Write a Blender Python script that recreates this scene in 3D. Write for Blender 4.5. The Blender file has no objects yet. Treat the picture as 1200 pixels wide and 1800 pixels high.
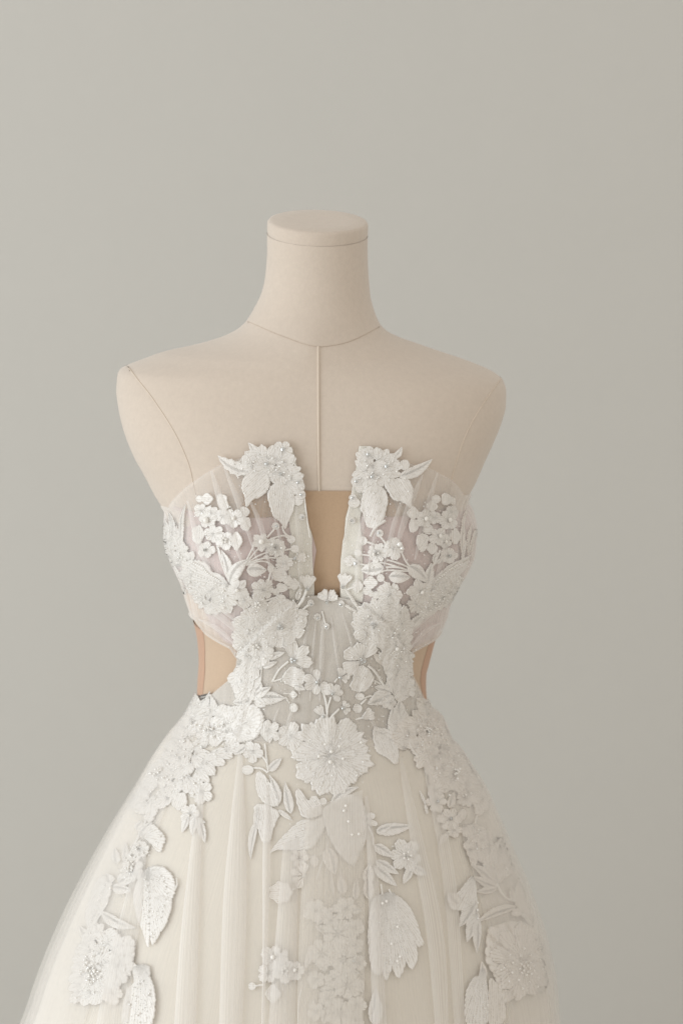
import bpy, bmesh, math, random
from math import sin, cos, pi, radians, sqrt, atan2
from mathutils import Vector, Matrix
from mathutils.bvhtree import BVHTree
random.seed(7)
sc = bpy.context.scene
COL = sc.collection

# ------------------------------------------------------------------ camera
TZ, DIST, PITCH, LENS = 1.20, 2.40, radians(11.0), 85.0
CAM = Vector((0, -DIST*cos(PITCH), TZ + DIST*sin(PITCH)))
cd = bpy.data.cameras.new('camera'); cam = bpy.data.objects.new('camera', cd); COL.objects.link(cam)
cam.location = CAM; cam.rotation_euler = (pi/2 - PITCH, 0, 0)
cd.sensor_fit = 'VERTICAL'; cd.sensor_height = 36; cd.sensor_width = 24; cd.lens = LENS
cd.clip_end = 50
cd.dof.use_dof = True; cd.dof.focus_distance = 2.29; cd.dof.aperture_fstop = 4.0
sc.camera = cam
RX = Vector((1, 0, 0)); FW = Vector((0, cos(PITCH), -sin(PITCH))); UP = Vector((0, sin(PITCH), cos(PITCH)))
K = 36.0/1800/LENS
def ray(px, py):                       # direction of the sight line through a point of the photograph
    return (FW + RX*((px-600)*K) - UP*((py-900)*K)).normalized()
def at(px, py, Y=0.0):                 # world point where that line meets the plane y = Y
    d = ray(px, py); return CAM + d*((Y-CAM.y)/d.y)

# ------------------------------------------------------------------ light
w = bpy.data.worlds.new('World'); sc.world = w; w.use_nodes = True
bgn = w.node_tree.nodes['Background']; bgn.inputs[0].default_value = (1.0, 0.95, 0.87, 1); bgn.inputs[1].default_value = 0.74
def area(name, loc, target, size, sizey, power, col):
    l = bpy.data.lights.new(name, 'AREA'); l.shape = 'RECTANGLE'; l.size = size; l.size_y = sizey; l.energy = power; l.color = col
    o = bpy.data.objects.new(name, l); COL.objects.link(o); o.location = loc
    o.rotation_euler = (Vector(target)-Vector(loc)).to_track_quat('-Z', 'Y').to_euler(); return o
area('window_light', (-3.3, -1.7, 1.35), (0, 0.3, 1.15), 3.4, 2.6, 76, (0.87, 0.945, 1.0))
vs = sc.view_settings; vs.view_transform = 'Standard'; vs.look = 'None'; vs.exposure = 0.0; vs.gamma = 1.0
sc.cycles.transparent_max_bounces = 40; sc.cycles.max_bounces = 14; sc.cycles.diffuse_bounces = 10; sc.cycles.transmission_bounces = 8
sc.cycles.use_denoising = True

# ------------------------------------------------------------------ materials
def mat(name):
    m = bpy.data.materials.new(name); m.use_nodes = True
    nt = m.node_tree; b = nt.nodes['Principled BSDF']; return m, nt, b
def nd(nt, t, **kw):
    n = nt.nodes.new(t)
    for k, v in kw.items(): setattr(n, k, v)
    return n
def ramp(nt, src, p0, c0, p1, c1):
    r = nd(nt, 'ShaderNodeValToRGB'); e = r.color_ramp.elements
    e[0].position = p0; e[0].color = c0; e[1].position = p1; e[1].color = c1
    nt.links.new(src, r.inputs[0]); return r.outputs[0]
def g3(c, k=1.0): return (c[0]*k, c[1]*k, c[2]*k, 1)

def fabric(name, col, weave=900, bump=0.25, rough=0.85, var=0.06, sheen=0.15):
    m, nt, b = mat(name)
    tc = nd(nt, 'ShaderNodeTexCoord')
    n1 = nd(nt, 'ShaderNodeTexNoise'); n1.inputs['Scale'].default_value = weave; n1.inputs['Detail'].default_value = 2
    n2 = nd(nt, 'ShaderNodeTexNoise'); n2.inputs['Scale'].default_value = 9; n2.inputs['Detail'].default_value = 3
    wv = nd(nt, 'ShaderNodeTexNoise'); wv.inputs['Scale'].default_value = weave*0.42; wv.inputs['Detail'].default_value = 1
    for n in (n1, n2, wv): nt.links.new(tc.outputs['Object'], n.inputs['Vector'])
    mx = nd(nt, 'ShaderNodeMix'); mx.data_type = 'FLOAT'; mx.inputs[0].default_value = 0.5
    nt.links.new(n1.outputs[0], mx.inputs[2]); nt.links.new(wv.outputs[0], mx.inputs[3])
    ad = nd(nt, 'ShaderNodeMath', operation='MULTIPLY_ADD'); ad.inputs[1].default_value = 0.5
    nt.links.new(n2.outputs[0], ad.inputs[0]); nt.links.new(mx.outputs[0], ad.inputs[2])
    c = ramp(nt, ad.outputs[0], 0.35, g3(col, 1-var), 1.05, g3(col, 1+var))
    nt.links.new(c, b.inputs['Base Color'])
    bp = nd(nt, 'ShaderNodeBump'); bp.inputs['Strength'].default_value = bump; bp.inputs['Distance'].default_value = 0.0006
    nt.links.new(mx.outputs[0], bp.inputs['Height']); nt.links.new(bp.outputs[0], b.inputs['Normal'])
    b.inputs['Roughness'].default_value = rough; b.inputs['Specular IOR Level'].default_value = 0.2
    b.inputs['Sheen Weight'].default_value = sheen; b.inputs['Sheen Roughness'].default_value = 0.6
    return m

def tulle(name, col, a0, a1, streak=0.25, power=2.5):
    """net: more threads per sight line as it turns edge-on; faint lengthwise streaks"""
    m, nt, b = mat(name)
    nt.nodes.remove(b); out = nt.nodes['Material Output']
    df = nd(nt, 'ShaderNodeBsdfDiffuse'); df.inputs[0].default_value = g3(col)
    tl = nd(nt, 'ShaderNodeBsdfTranslucent'); tl.inputs[0].default_value = g3(col)
    m1 = nd(nt, 'ShaderNodeMixShader'); m1.inputs[0].default_value = 0.3
    nt.links.new(df.outputs[0], m1.inputs[1]); nt.links.new(tl.outputs[0], m1.inputs[2])
    tr = nd(nt, 'ShaderNodeBsdfTransparent')
    lw = nd(nt, 'ShaderNodeLayerWeight'); lw.inputs[0].default_value = 0.5
    pw = nd(nt, 'ShaderNodeMath', operation='POWER'); pw.inputs[1].default_value = power
    nt.links.new(lw.outputs['Facing'], pw.inputs[0])
    mr = nd(nt, 'ShaderNodeMapRange'); mr.inputs[3].default_value = a0; mr.inputs[4].default_value = a1
    nt.links.new(pw.outputs[0], mr.inputs[0])
    uv = nd(nt, 'ShaderNodeUVMap'); uv.uv_map = 'UVMap'; mp = nd(nt, 'ShaderNodeMapping'); mp.inputs['Scale'].default_value = (60, 1.1, 1)
    nz = nd(nt, 'ShaderNodeTexNoise'); nz.inputs['Scale'].default_value = 1.0; nz.inputs['Detail'].default_value = 4
    nt.links.new(uv.outputs[0], mp.inputs[0]); nt.links.new(mp.outputs[0], nz.inputs['Vector'])
    s = nd(nt, 'ShaderNodeMapRange'); s.inputs[1].default_value = 0.3; s.inputs[2].default_value = 0.7
    s.inputs[3].default_value = 1-streak; s.inputs[4].default_value = 1+streak
    nt.links.new(nz.outputs[0], s.inputs[0])
    mu = nd(nt, 'ShaderNodeMath', operation='MULTIPLY'); mu.use_clamp = True
    nt.links.new(mr.outputs[0], mu.inputs[0]); nt.links.new(s.outputs[0], mu.inputs[1])
    mx = nd(nt, 'ShaderNodeMixShader')
    nt.links.new(mu.outputs[0], mx.inputs[0]); nt.links.new(tr.outputs[0], mx.inputs[1]); nt.links.new(m1.outputs[0], mx.inputs[2])
    nt.links.new(mx.outputs[0], out.inputs[0])
    return m

def thread(name, col, bump=0.8, gap=0.22):
    """embroidery: UV is in photo pixels, u along the stitches"""
    m, nt, b = mat(name)
    uv = nd(nt, 'ShaderNodeUVMap'); uv.uv_map = 'UVMap'; mp = nd(nt, 'ShaderNodeMapping'); mp.inputs['Scale'].default_value = (0.07, 0.24, 1)
    nt.links.new(uv.outputs[0], mp.inputs[0])
    nz = nd(nt, 'ShaderNodeTexNoise'); nz.inputs['Scale'].default_value = 1.0; nz.inputs['Detail'].default_value = 2; nz.inputs['Roughness'].default_value = 0.6
    nt.links.new(mp.outputs[0], nz.inputs['Vector'])
    m2 = nd(nt, 'ShaderNodeMapping'); m2.inputs['Scale'].default_value = (0.02, 1, 1); nt.links.new(uv.outputs[0], m2.inputs[0])
    ws = nd(nt, 'ShaderNodeTexWave'); ws.bands_direction = 'Y'; ws.inputs['Scale'].default_value = 0.092; ws.inputs['Distortion'].default_value = 3.0; ws.inputs['Detail'].default_value = 1; ws.inputs['Detail Scale'].default_value = 2.0
    nt.links.new(m2.outputs[0], ws.inputs['Vector'])
    m3 = nd(nt, 'ShaderNodeMix'); m3.data_type = 'FLOAT'; m3.inputs[0].default_value = 0.30
    nt.links.new(nz.outputs[0], m3.inputs[2]); nt.links.new(ws.outputs['Fac'], m3.inputs[3])
    tc = nd(nt, 'ShaderNodeTexCoord'); n2 = nd(nt, 'ShaderNodeTexNoise'); n2.inputs['Scale'].default_value = 620; n2.inputs['Detail'].default_value = 2
    nt.links.new(tc.outputs['Object'], n2.inputs['Vector'])
    mx = nd(nt, 'ShaderNodeMix'); mx.data_type = 'FLOAT'; mx.inputs[0].default_value = 0.36
    nt.links.new(m3.outputs[0], mx.inputs[2]); nt.links.new(n2.outputs[0], mx.inputs[3])
    c = ramp(nt, mx.outputs[0], 0.28, (col[0]*.90, col[1]*.87, col[2]*.82, 1), 0.52, g3(col))
    nt.links.new(c, b.inputs['Base Color'])
    bp = nd(nt, 'ShaderNodeBump'); bp.inputs['Strength'].default_value = bump; bp.inputs['Distance'].default_value = 0.0010
    nt.links.new(mx.outputs[0], bp.inputs['Height']); nt.links.new(bp.outputs[0], b.inputs['Normal'])
    b.inputs['Roughness'].default_value = 0.26; b.inputs['Specular IOR Level'].default_value = 0.65
    # thin needlework: light comes through it and the net shows between the stitches
    out = nt.nodes['Material Output']; tl = nd(nt, 'ShaderNodeBsdfTranslucent'); tl.inputs[0].default_value = g3(col)
    s1 = nd(nt, 'ShaderNodeMixShader'); s1.inputs[0].default_value = 0.10; nt.links.new(b.outputs[0], s1.inputs[1]); nt.links.new(tl.outputs[0], s1.inputs[2])
    tr = nd(nt, 'ShaderNodeBsdfTransparent'); gp = nd(nt, 'ShaderNodeMapRange'); gp.inputs[1].default_value = 0.30; gp.inputs[2].default_value = 0.50; gp.inputs[3].default_value = gap; gp.inputs[4].default_value = 0.0
    ru = nd(nt, 'ShaderNodeUVMap'); ru.uv_map = 'rim'; sx = nd(nt, 'ShaderNodeSeparateXYZ'); nt.links.new(ru.outputs[0], sx.inputs[0])
    rm = nd(nt, 'ShaderNodeMath', operation='MULTIPLY_ADD'); rm.inputs[1].default_value = -0.30; nt.links.new(sx.outputs[0], rm.inputs[0]); nt.links.new(mx.outputs[0], rm.inputs[2])
    gp.inputs[2].default_value = 0.46
    nt.links.new(rm.outputs[0], gp.inputs[0]); fr = nd(nt, 'ShaderNodeMapRange'); fr.inputs[1].default_value = 0.10; fr.inputs[2].default_value = 0.30; fr.inputs[3].default_value = 0.95; fr.inputs[4].default_value = 0.0
    nt.links.new(rm.outputs[0], fr.inputs[0]); mxx = nd(nt, 'ShaderNodeMath', operation='MAXIMUM'); nt.links.new(gp.outputs[0], mxx.inputs[0]); nt.links.new(fr.outputs[0], mxx.inputs[1]); gp = mxx
    s2 = nd(nt, 'ShaderNodeMixShader'); nt.links.new(gp.outputs[0], s2.inputs[0]); nt.links.new(s1.outputs[0], s2.inputs[1]); nt.links.new(tr.outputs[0], s2.inputs[2])
    nt.links.new(s2.outputs[0], out.inputs[0])
    return m

M = {}
M['wall'] = fabric('wall paint', (0.592, 0.581, 0.553), weave=160, bump=0.05, rough=0.95, var=0.012, sheen=0)
M['floor'] = fabric('floor', (0.70, 0.67, 0.62), weave=60, bump=0.05, var=0.03, sheen=0)
M['linen'] = fabric('form linen', (0.645, 0.557, 0.478), weave=480, bump=0.45, var=0.06, sheen=0.42)
M['seam'] = fabric('seam piping', (0.70, 0.605, 0.51), weave=800, bump=0.3, var=0.05)
M['seam_shade'] = fabric('seam shadow thread', (0.585, 0.495, 0.41), weave=800, bump=0.2, var=0.05)  # darker than the linen, stands in for shade along the seams
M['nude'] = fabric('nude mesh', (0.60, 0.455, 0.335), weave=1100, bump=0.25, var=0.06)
M['insert'] = fabric('shaded plunge insert', (0.49, 0.348, 0.235), weave=1100, bump=0.25, var=0.06)  # nude mesh darkened: recess shade put into the colour of a second layer
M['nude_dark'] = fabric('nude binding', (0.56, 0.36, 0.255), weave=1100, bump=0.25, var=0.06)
M['pad'] = fabric('cup pad', (0.62, 0.50, 0.48), weave=900, bump=0.15, var=0.05)
M['satin'] = fabric('ivory lining', (0.755, 0.712, 0.64), weave=500, bump=0.10, rough=0.6, var=0.03, sheen=0.1)
M['facing'] = fabric('ivory facing', (0.78, 0.76, 0.70), weave=700, bump=0.15, rough=0.6, var=0.03)
M['tulle'] = tulle('tulle', (0.93, 0.908, 0.885), 0.17, 0.85, streak=0.26)
M['tulle_cup'] = tulle('gathered tulle', (0.93, 0.915, 0.90), 0.21, 0.95, streak=0.5)
M['tulle_veil'] = tulle('overlay tulle', (0.94, 0.92, 0.90), 0.42, 0.95)
M['tulle_over'] = tulle('dense overlay tulle', (0.90, 0.87, 0.83), 0.46, 0.9)
M['tulle_gather'] = tulle('gathers', (0.94, 0.92, 0.90), 0.34, 0.8)
M['tulle_side'] = tulle('side tulle', (0.92, 0.90, 0.88), 0.10, 0.34)
M['waist'] = fabric('waist lining', (0.60, 0.562, 0.515), weave=900, bump=0.15, var=0.05)
M['thread_veil'] = thread('veiled embroidery', (0.88, 0.85, 0.81), gap=0.4)
M['thread'] = thread('white embroidery', (0.90, 0.875, 0.85))
M['thread2'] = thread('cream embroidery', (0.885, 0.845, 0.805))
M['cord'] = thread('cord', (0.93, 0.91, 0.885), bump=0.5)
m, nt, b = mat('pearl'); b.inputs['Base Color'].default_value = (0.80, 0.76, 0.70, 1); b.inputs['Roughness'].default_value = 0.18; b.inputs['Coat Weight'].default_value = 0.5
tcp = nd(nt, 'ShaderNodeTexNoise'); tcp.inputs['Scale'].default_value = 60; nt.links.new(ramp(nt, tcp.outputs[0], .3, (0.84, 0.82, 0.79, 1), .7, (0.94, 0.91, 0.87, 1)), b.inputs['Base Color']); M['pearl'] = m
m, nt, b = mat('rhinestone'); b.inputs['Base Color'].default_value = (0.55, 0.60, 0.62, 1); b.inputs['Metallic'].default_value = 0.9; b.inputs['Roughness'].default_value = 0.06
tcp = nd(nt, 'ShaderNodeTexNoise'); tcp.inputs['Scale'].default_value = 700; nt.links.new(ramp(nt, tcp.outputs[0], .35, (0.30, 0.31, 0.31, 1), .6, (0.88, 0.89, 0.89, 1)), b.inputs['Base Color']); M['gem'] = m
m, nt, b = mat('clear bead'); b.inputs['Base Color'].default_value = (0.9, 0.89, 0.88, 1); b.inputs['Roughness'].default_value = 0.05; b.inputs['Coat Weight'].default_value = 1.0; b.inputs['Specular IOR Level'].default_value = 1.0
tcp = nd(nt, 'ShaderNodeTexNoise'); b.inputs['Metallic'].default_value = 0.3; tcp.inputs['Scale'].default_value = 500; nt.links.new(ramp(nt, tcp.outputs[0], .3, (0.88, 0.87, 0.85, 1), .7, (0.97, 0.96, 0.94, 1)), b.inputs['Base Color']); M['bead'] = m

# ------------------------------------------------------------------ object helpers
def link(name, me, m, parent=None, smooth=True):
    if m: me.materials.append(m)
    if smooth: me.polygons.foreach_set('use_smooth', [True]*len(me.polygons))
    o = bpy.data.objects.new(name, me); COL.objects.link(o)
    if parent: o.parent = parent
    return o
def mesh(name, verts, faces, m, parent=None, uvs=None, smooth=True, rim=None):
    me = bpy.data.meshes.new(name); me.from_pydata([tuple(v) for v in verts], [], faces)
    if uvs:
        l = me.uv_layers.new(name='UVMap'); idx = [0]*len(me.loops); me.loops.foreach_get('vertex_index', idx)
        flat = [0.0]*(2*len(idx))
        for i, k in enumerate(idx): flat[2*i], flat[2*i+1] = uvs[k]
        l.data.foreach_set('uv', flat)
        if rim:
            l2 = me.uv_layers.new(name='rim'); fl = [0.0]*(2*len(idx))
            for i, k in enumerate(idx): fl[2*i] = rim[k]
            l2.data.foreach_set('uv', fl)
    return link(name, me, m, parent, smooth)
def thing(name, label, cat, loc=(0, 0, 0)):
    o = bpy.data.objects.new(name, None); COL.objects.link(o); o.location = loc; o.empty_display_size = 0.05
    o['label'] = label; o['category'] = cat; return o
def gridmesh(name, fn, nu, nv, m, parent=None, closed=False, flip=False):
    vs_, uv = [], []
    for j in range(nv+1):
        for i in range(nu+1):
            p, q = fn(i/nu, j/nv); vs_.append(p); uv.append(q)
    W = nu+1
    fs = [(j*W+i, j*W+i+1, (j+1)*W+i+1, (j+1)*W+i) for j in range(nv) for i in range(nu)]
    if flip: fs = [f[::-1] for f in fs]
    return mesh(name, vs_, fs, m, parent, uv)
def interp(tab, x):
    if x <= tab[0][0]: return tab[0][1]
    for (a, p), (b_, q) in zip(tab, tab[1:]):
        if x <= b_:
            return p + (q-p)*(x-a)/(b_-a) if b_ > a else q
    return tab[-1][1]
def hermite(tab):
    """monotone cubic through a table, returned as a function"""
    X = [t[0] for t in tab]; Y = [t[1] for t in tab]; n = len(X)
    D = [(Y[i+1]-Y[i])/(X[i+1]-X[i]) for i in range(n-1)]
    T = [D[0]] + [0 if D[i-1]*D[i] <= 0 else 2*D[i-1]*D[i]/(D[i-1]+D[i]) for i in range(1, n-1)] + [D[-1]]
    def f(x):
        if x <= X[0]: return Y[0]
        if x >= X[-1]: return Y[-1]
        lo, hi = 0, n-1
        while hi-lo > 1:
            m_ = (lo+hi)//2
            if X[m_] <= x: lo = m_
            else: hi = m_
        h = X[hi]-X[lo]; t = (x-X[lo])/h
        return (Y[lo]*(1+2*t)*(1-t)**2 + T[lo]*h*t*(1-t)**2 + Y[hi]*t*t*(3-2*t) + T[hi]*h*t*t*(t-1))
    return f
def sm(x): x = max(0.0, min(1.0, x)); return x*x*(3-2*x)
def spline(pts, n, closed=False):
    """Catmull-Rom through 2-D/3-D points, n samples evenly by length"""
    P = [Vector(p) for p in pts]; N = len(P); out = []
    segs = N if closed else N-1
    for k in range(segs):
        g = lambda q: P[q % N] if closed else P[max(0, min(N-1, q))]
        p0, p1, p2, p3 = g(k-1), g(k), g(k+1), g(k+2)
        for s in range(10):
            t = s/10
            out.append(0.5*((2*p1) + (p2-p0)*t + (2*p0-5*p1+4*p2-p3)*t*t + (3*p1-p0-3*p2+p3)*t**3))
    out.append(P[0] if closed else P[-1])
    L = [0.0]
    for a, b_ in zip(out, out[1:]): L.append(L[-1]+(b_-a).length)
    res = []; k = 0
    cnt = n if closed else n-1
    for i in range(n):
        d = L[-1]*i/cnt
        while k < len(L)-2 and L[k+1] < d: k += 1
        f = (d-L[k])/max(1e-9, L[k+1]-L[k]); res.append(out[k].lerp(out[k+1], f))
    return res

# ------------------------------------------------------------------ body of revolution with photo silhouettes
class Loft:
    def __init__(s, left, right, dep, tilt=None, bust=0.0, off=0.0):
        s.bust, s.off, s.tilt, s.cache = bust, off, tilt, {}
        s.left, s.right = hermite(left), hermite(right); s.dep = [hermite([(r[0], r[k]) for r in dep]) for k in (1, 2, 3)]
        s.bc = [at(428, 955).x, at(702, 955).x]; s.bz = at(500, 965).z
    def row(s, z):                          # photo row whose line through y=0 has this height
        # at(600,py).z is monotonic: solve for v = (py-900)*K
        a = CAM.z - z; t = -CAM.y           # ray: y: cosP - v*sinP ; z: -sinP - v*cosP
        v = (a*cos(PITCH) - t*sin(PITCH))/(t*cos(PITCH) + a*sin(PITCH))
        return 900 + v/K
    def ring(s, z):
        if z in s.cache: return s.cache[z]
        py = s.row(z)
        xl = at(s.left(py), py).x; xr = at(s.right(py), py).x
        f, b, n = (q(py) for q in s.dep)
        r = s.cache[z] = ((xl+xr)/2, (xr-xl)/2 + s.off, f + s.off, b + s.off, n, py)
        return r
    def pt(s, th, z, d=0.0):
        cx, a, f, b, n, py = s.ring(z)
        e = 2.0/n; S, C = sin(th), cos(th)
        x = cx + (a+d)*math.copysign(abs(S)**e, S)
        y = -(f+d if C > 0 else b+d)*math.copysign(abs(C)**e, C)
        if s.bust and C > 0:
            h = 0
            for c in s.bc:
                g = math.exp(-((x-c)/0.050)**2 - ((z-s.bz)/(0.075 if z > s.bz else 0.052))**2)
                h = max(h, g)
            y -= s.bust*h*sm(C*2.2)
        zz = z
        if s.tilt:
            k = sm((590-py)/150.0)
            zz += k*(y*s.tilt[0] - (x-cx)*s.tilt[1])
        return Vector((x, y, zz))
    def theta(s, x, z):
        cx, a, f, b, n, py = s.ring(z)
        q = max(-1, min(1, (x-cx)/a)); return math.asin(math.copysign(abs(q)**(n/2), q))
    def build(s, zs, n=200):
        v, f = [], []
        for z in zs:
            for i in range(n): v.append(s.pt(2*pi*i/n - pi, z))
        for j in range(len(zs)-1):
            for i in range(n):
                i2 = (i+1) % n; f.append((j*n+i, j*n+i2, (j+1)*n+i2, (j+1)*n+i))
        return v, f
    def solve(s, zs, n=240):
        v, f = s.build(zs, n); s.bvh = BVHTree.FromPolygons(v, f)
    def hit(s, px, py, ref=None, lim=.16):
        """surface point and outward normal under a photo point (nearest point beyond the edge)"""
        d = ray(px, py); r = s.bvh.ray_cast(CAM, d)
        if r[0] is not None and (ref is None or abs(r[0].y-ref.y) < lim):
            p, n = r[0], r[1]
        else:
            t = (ref-CAM).dot(d) if ref is not None else -CAM.y
            q = s.bvh.find_nearest(CAM + d*t); p, n = q[0], q[1]
        c = Vector((s.ring(max(0.02, min(1.55, p.z)))[0], 0, p.z))
        if n.dot(p-c) < 0: n = -n
        return p, n
    def tz(s, px, py):
        p, n = s.hit(px, py); return s.theta(p.x, p.z), p.z
def zr(py): return at(600, py).z

bodyL = [(400,470),(440,470.5),(480,468),(500,465),(520,459),(540,449),(560,436.7),(578,418),(592,390),(606,344),(620,282),(631,252),(642,224),(649,211.6),(657,208),(665,207),(683,206),(714,210),(751,219),(794,236),(828,255),(862,273),(896,292),(950,306),(1000,318),(1050,331),(1088,344),(1125,351),(1160,353),(1195,351),(1222,350),(1300,349)]
bodyR = [(400,645.5),(440,645),(480,646.5),(500,648),(520,650),(540,655),(555,660),(566,665),(581.6,679.5),(594,704),(604.7,735),(615.5,766),(631,812),(643,843),(650,859),(657,871),(668,883),(686,888),(708,887.6),(735.7,881),(769.6,867.6),(803.6,852),(837.5,837),(871,821),(920,812),(980,800),(1040,785),(1090,770),(1127,760),(1165,750),(1183,745.5),(1207,745),(1223,746),(1300,747)]
bodyD = [(400,.050,.050,2),(440,.050,.050,2),(500,.052,.053,2),(540,.057,.058,1.95),(560,.063,.062,1.85),(580,.071,.068,1.7),(600,.080,.074,1.62),(620,.087,.078,1.65),(640,.093,.082,1.85),(660,.098,.086,2.05),(700,.106,.092,2.3),(760,.114,.098,2.4),(850,.120,.100,2.4),(950,.118,.098,2.3),(1050,.110,.094,2.2),(1150,.102,.092,2.1),(1230,.102,.094,2.1),(1300,.106,.10,2.1)]
TILT = (math.tan(radians(8.5)), math.tan(radians(1.8)))
body = Loft(bodyL, bodyR, bodyD, TILT, bust=0.036)
ztop = zr(412)
def lin(a, b_, n): return [a+(b_-a)*i/n for i in range(n+1)]
zs_body = lin(ztop, zr(560), 24) + lin(zr(560), zr(690), 70)[1:] + lin(zr(690), zr(1290), 70)[1:]
body.solve(zs_body)

dressL = [(700,212),(794,232),(862,268),(880,283),(896,289),(924,287),(961,293),(995,307),(1023,319),(1052,327),(1088,339),(1110,344),(1150,347),(1195,346),(1215,345),(1227,340),(1245,332),(1267,319),(1292,299),(1307,288),(1335,270),(1382,245),(1425,221),(1460,202),(1487,188),(1543,160),(1627,121),(1707,88),(1800,56),(2000,-38),(2400,-180),(3200,-440)]
dressR = [(700,888),(803,853),(850,834),(879,823),(900,832),(932,838.7),(967,835),(996,823),(1033,803),(1060,791),(1085,785),(1126,763),(1160,754),(1195,751),(1222,751),(1240,755),(1255,763),(1267,780),(1287,787),(1310,797),(1327,813),(1352,828),(1375,842),(1395,854),(1417,862),(1445,873),(1472,884),(1498,893),(1525,904),(1567,921),(1609,935),(1657,949),(1696,958),(1750,964),(1800,968),(2000,1010),(2400,1080),(3200,1230)]
dressD = [(700,.112,.098,2.3),(850,.126,.106,2.4),(950,.125,.104,2.3),(1050,.117,.10,2.2),(1150,.109,.098,2.1),(1230,.109,.10,2.1),(1300,.130,.125,2.1),(1400,.170,.165,2.05),(1600,.235,.23,2),(1800,.30,.29,2),(2400,.42,.42,2),(3200,.52,.52,2)]
dress = Loft(dressL, dressR, dressD, None, bust=0.040)
zs_dress = lin(zr(700), zr(1230), 90) + lin(zr(1230), zr(1900), 90)[1:] + lin(zr(1900), 0.02, 12)[1:]
dress.solve(zs_dress)

# ------------------------------------------------------------------ setting
WALLY = 1.35
def sheet(name, pts, m):
    o = mesh(name, pts, [(0, 1, 2, 3)], m, smooth=False); o['kind'] = 'structure'; return o
sheet('wall', [(-6, WALLY, 0), (6, WALLY, 0), (6, WALLY, 4.5), (-6, WALLY, 4.5)], M['wall'])
sheet('floor', [(-6, -5, 0), (6, -5, 0), (6, WALLY, 0), (-6, WALLY, 0)], M['floor'])

# ------------------------------------------------------------------ mannequin
man = thing('mannequin', 'cream linen dress form torso with a capped neck and no arms, wearing the wedding dress', 'mannequin')
v, f = body.build(zs_body, 220)
f.append(tuple(range(220))[::-1]); f.append(tuple(len(v)-220+i for i in range(220)))
mesh('torso', v, f, M['linen'], man)
# neck sleeve, its lower edge on the neck seam
seam_px = [(428,561),(434.7,564.7),(453,572.7),(480,584.7),(506.7,595),(533,604.7),(560,609.5),(586.7,607),(613,600.7),(640,588.7),(666.7,574),(673,569)]
tz = [body.tz(*p) for p in seam_px]
bot = [(-pi-.1, zr(560))] + sorted(tz)[1:-1] + [(pi+.1, zr(560))]
def neckfn(u, v_):
    th = -pi + 2*pi*u; zb = interp(bot, th); z = zb + (ztop-zb)*v_
    return body.pt(th, z, 0.0005 if v_ > 0.02 else 0.0001), (u*3, z*6)
gridmesh('neck', neckfn, 160, 40, M['linen'], man)
def tube(name, pts, r, m, parent, n=6, uvk=1.0):
    vs_, fs, uv = [], [], []
    L = 0
    for i, p in enumerate(pts):
        t = (pts[min(i+1, len(pts)-1)] - pts[max(0, i-1)]).normalized()
        s_ = t.cross(Vector((0.1, -1, 0.2))).normalized(); q = t.cross(s_)
        if i: L += (p-pts[i-1]).length
        for k in range(n):
            a = 2*pi*k/n; vs_.append(p + (s_*cos(a)+q*sin(a))*r); uv.append((L/0.000565*uvk, k*1.5))
    for i in range(len(pts)-1):
        for k in range(n):
            k2 = (k+1) % n; fs.append((i*n+k, i*n+k2, (i+1)*n+k2, (i+1)*n+k))
    return mesh(name, vs_, fs, m, parent, uv)
def on(surf, pts, n, off):
    return [p+nn*off for p, nn in (surf.hit(q.x, q.y) for q in spline(pts, n))]
tube('neck_seam', on(body, seam_px, 60, 0.0003), 0.00032, M['seam_shade'], man)
tube('front_seam', on(body, [(559,610),(559.5,700),(560,800),(561,865)], 60, 0.0005), 0.0012, M['seam'], man)
tube('front_seam_shade', on(body, [(556.5,612),(557,700),(557.5,800),(558.5,862)], 60, 0.0001), 0.00045, M['seam_shade'], man)  # dark edge beside the piping, its shade put in as colour
# arm plates: slightly proud covers outside the armhole seam
armL = [(222,641),(233,655),(246,672),(262,692),(279,716),(296,742),(311,768),(323,794),(333,820),(340,850),(350,900)]
armR = [(880,665),(872,677),(860,693),(846,714),(833,735),(820,760),(810,785),(802,810),(795,835),(790,860),(782,905)]
for nm, arm, sg in (('arm_plate', armL, -1), ('arm_plate', armR, 1)):
    tz = sorted((z, th) for th, z in (body.tz(*p) for p in spline(arm, 40)))
    z0, z1 = tz[0][0], tz[-1][0]
    def fn(u, v_):
        z = z0 + (z1-z0)*v_; t0 = interp(tz, z); t1 = sg*radians(115) + (t0*0.0)
        e = min(1, min(u*30, 1)); 
        return body.pt(t0 + (t1-t0)*u, z, 0.0003*e), (u*3, z*6)
    gridmesh(nm, fn, 40, 60, M['linen'], man, flip=(sg < 0))
    tube('armhole_seam', on(body, arm, 60, 0.0001), 0.0006, M['seam'], man)
# neck cap
capc = body.pt(0, zr(418)); cx, a, ff, bb, n_, _ = body.ring(zr(418))
prof = [(0.0, .0158), (.6, .0158), (.93, .0156), (.975, .0148), (1.0, .0128), (1.004, .008), (1.0, .003), (.985, .0004), (.94, 0), (.5, 0)]
vs_, fs = [], []
NS = 96
for r, h in prof[1:]:
    for i in range(NS):
        t = 2*pi*i/NS; vs_.append(Vector((a*1.008*r*sin(t), -ff*1.02*r*cos(t), h)))
vs_.append(Vector((0, 0, .0158))); top = len(vs_)-1
for j in range(len(prof)-2):
    for i in range(NS):
        i2 = (i+1) % NS; fs.append((j*NS+i, (j+1)*NS+i, (j+1)*NS+i2, j*NS+i2))
fs += [(top, i, (i+1) % NS) for i in range(NS)]
zc = zr(418); Rm = Matrix.Rotation(math.atan(TILT[1]), 3, 'Y') @ Matrix.Rotation(math.atan(TILT[0]), 3, 'X')
mesh('neck_cap', [Vector((cx, 0, zc+0.0016)) + Rm @ p for p in vs_], fs, M['linen'], man)

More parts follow.
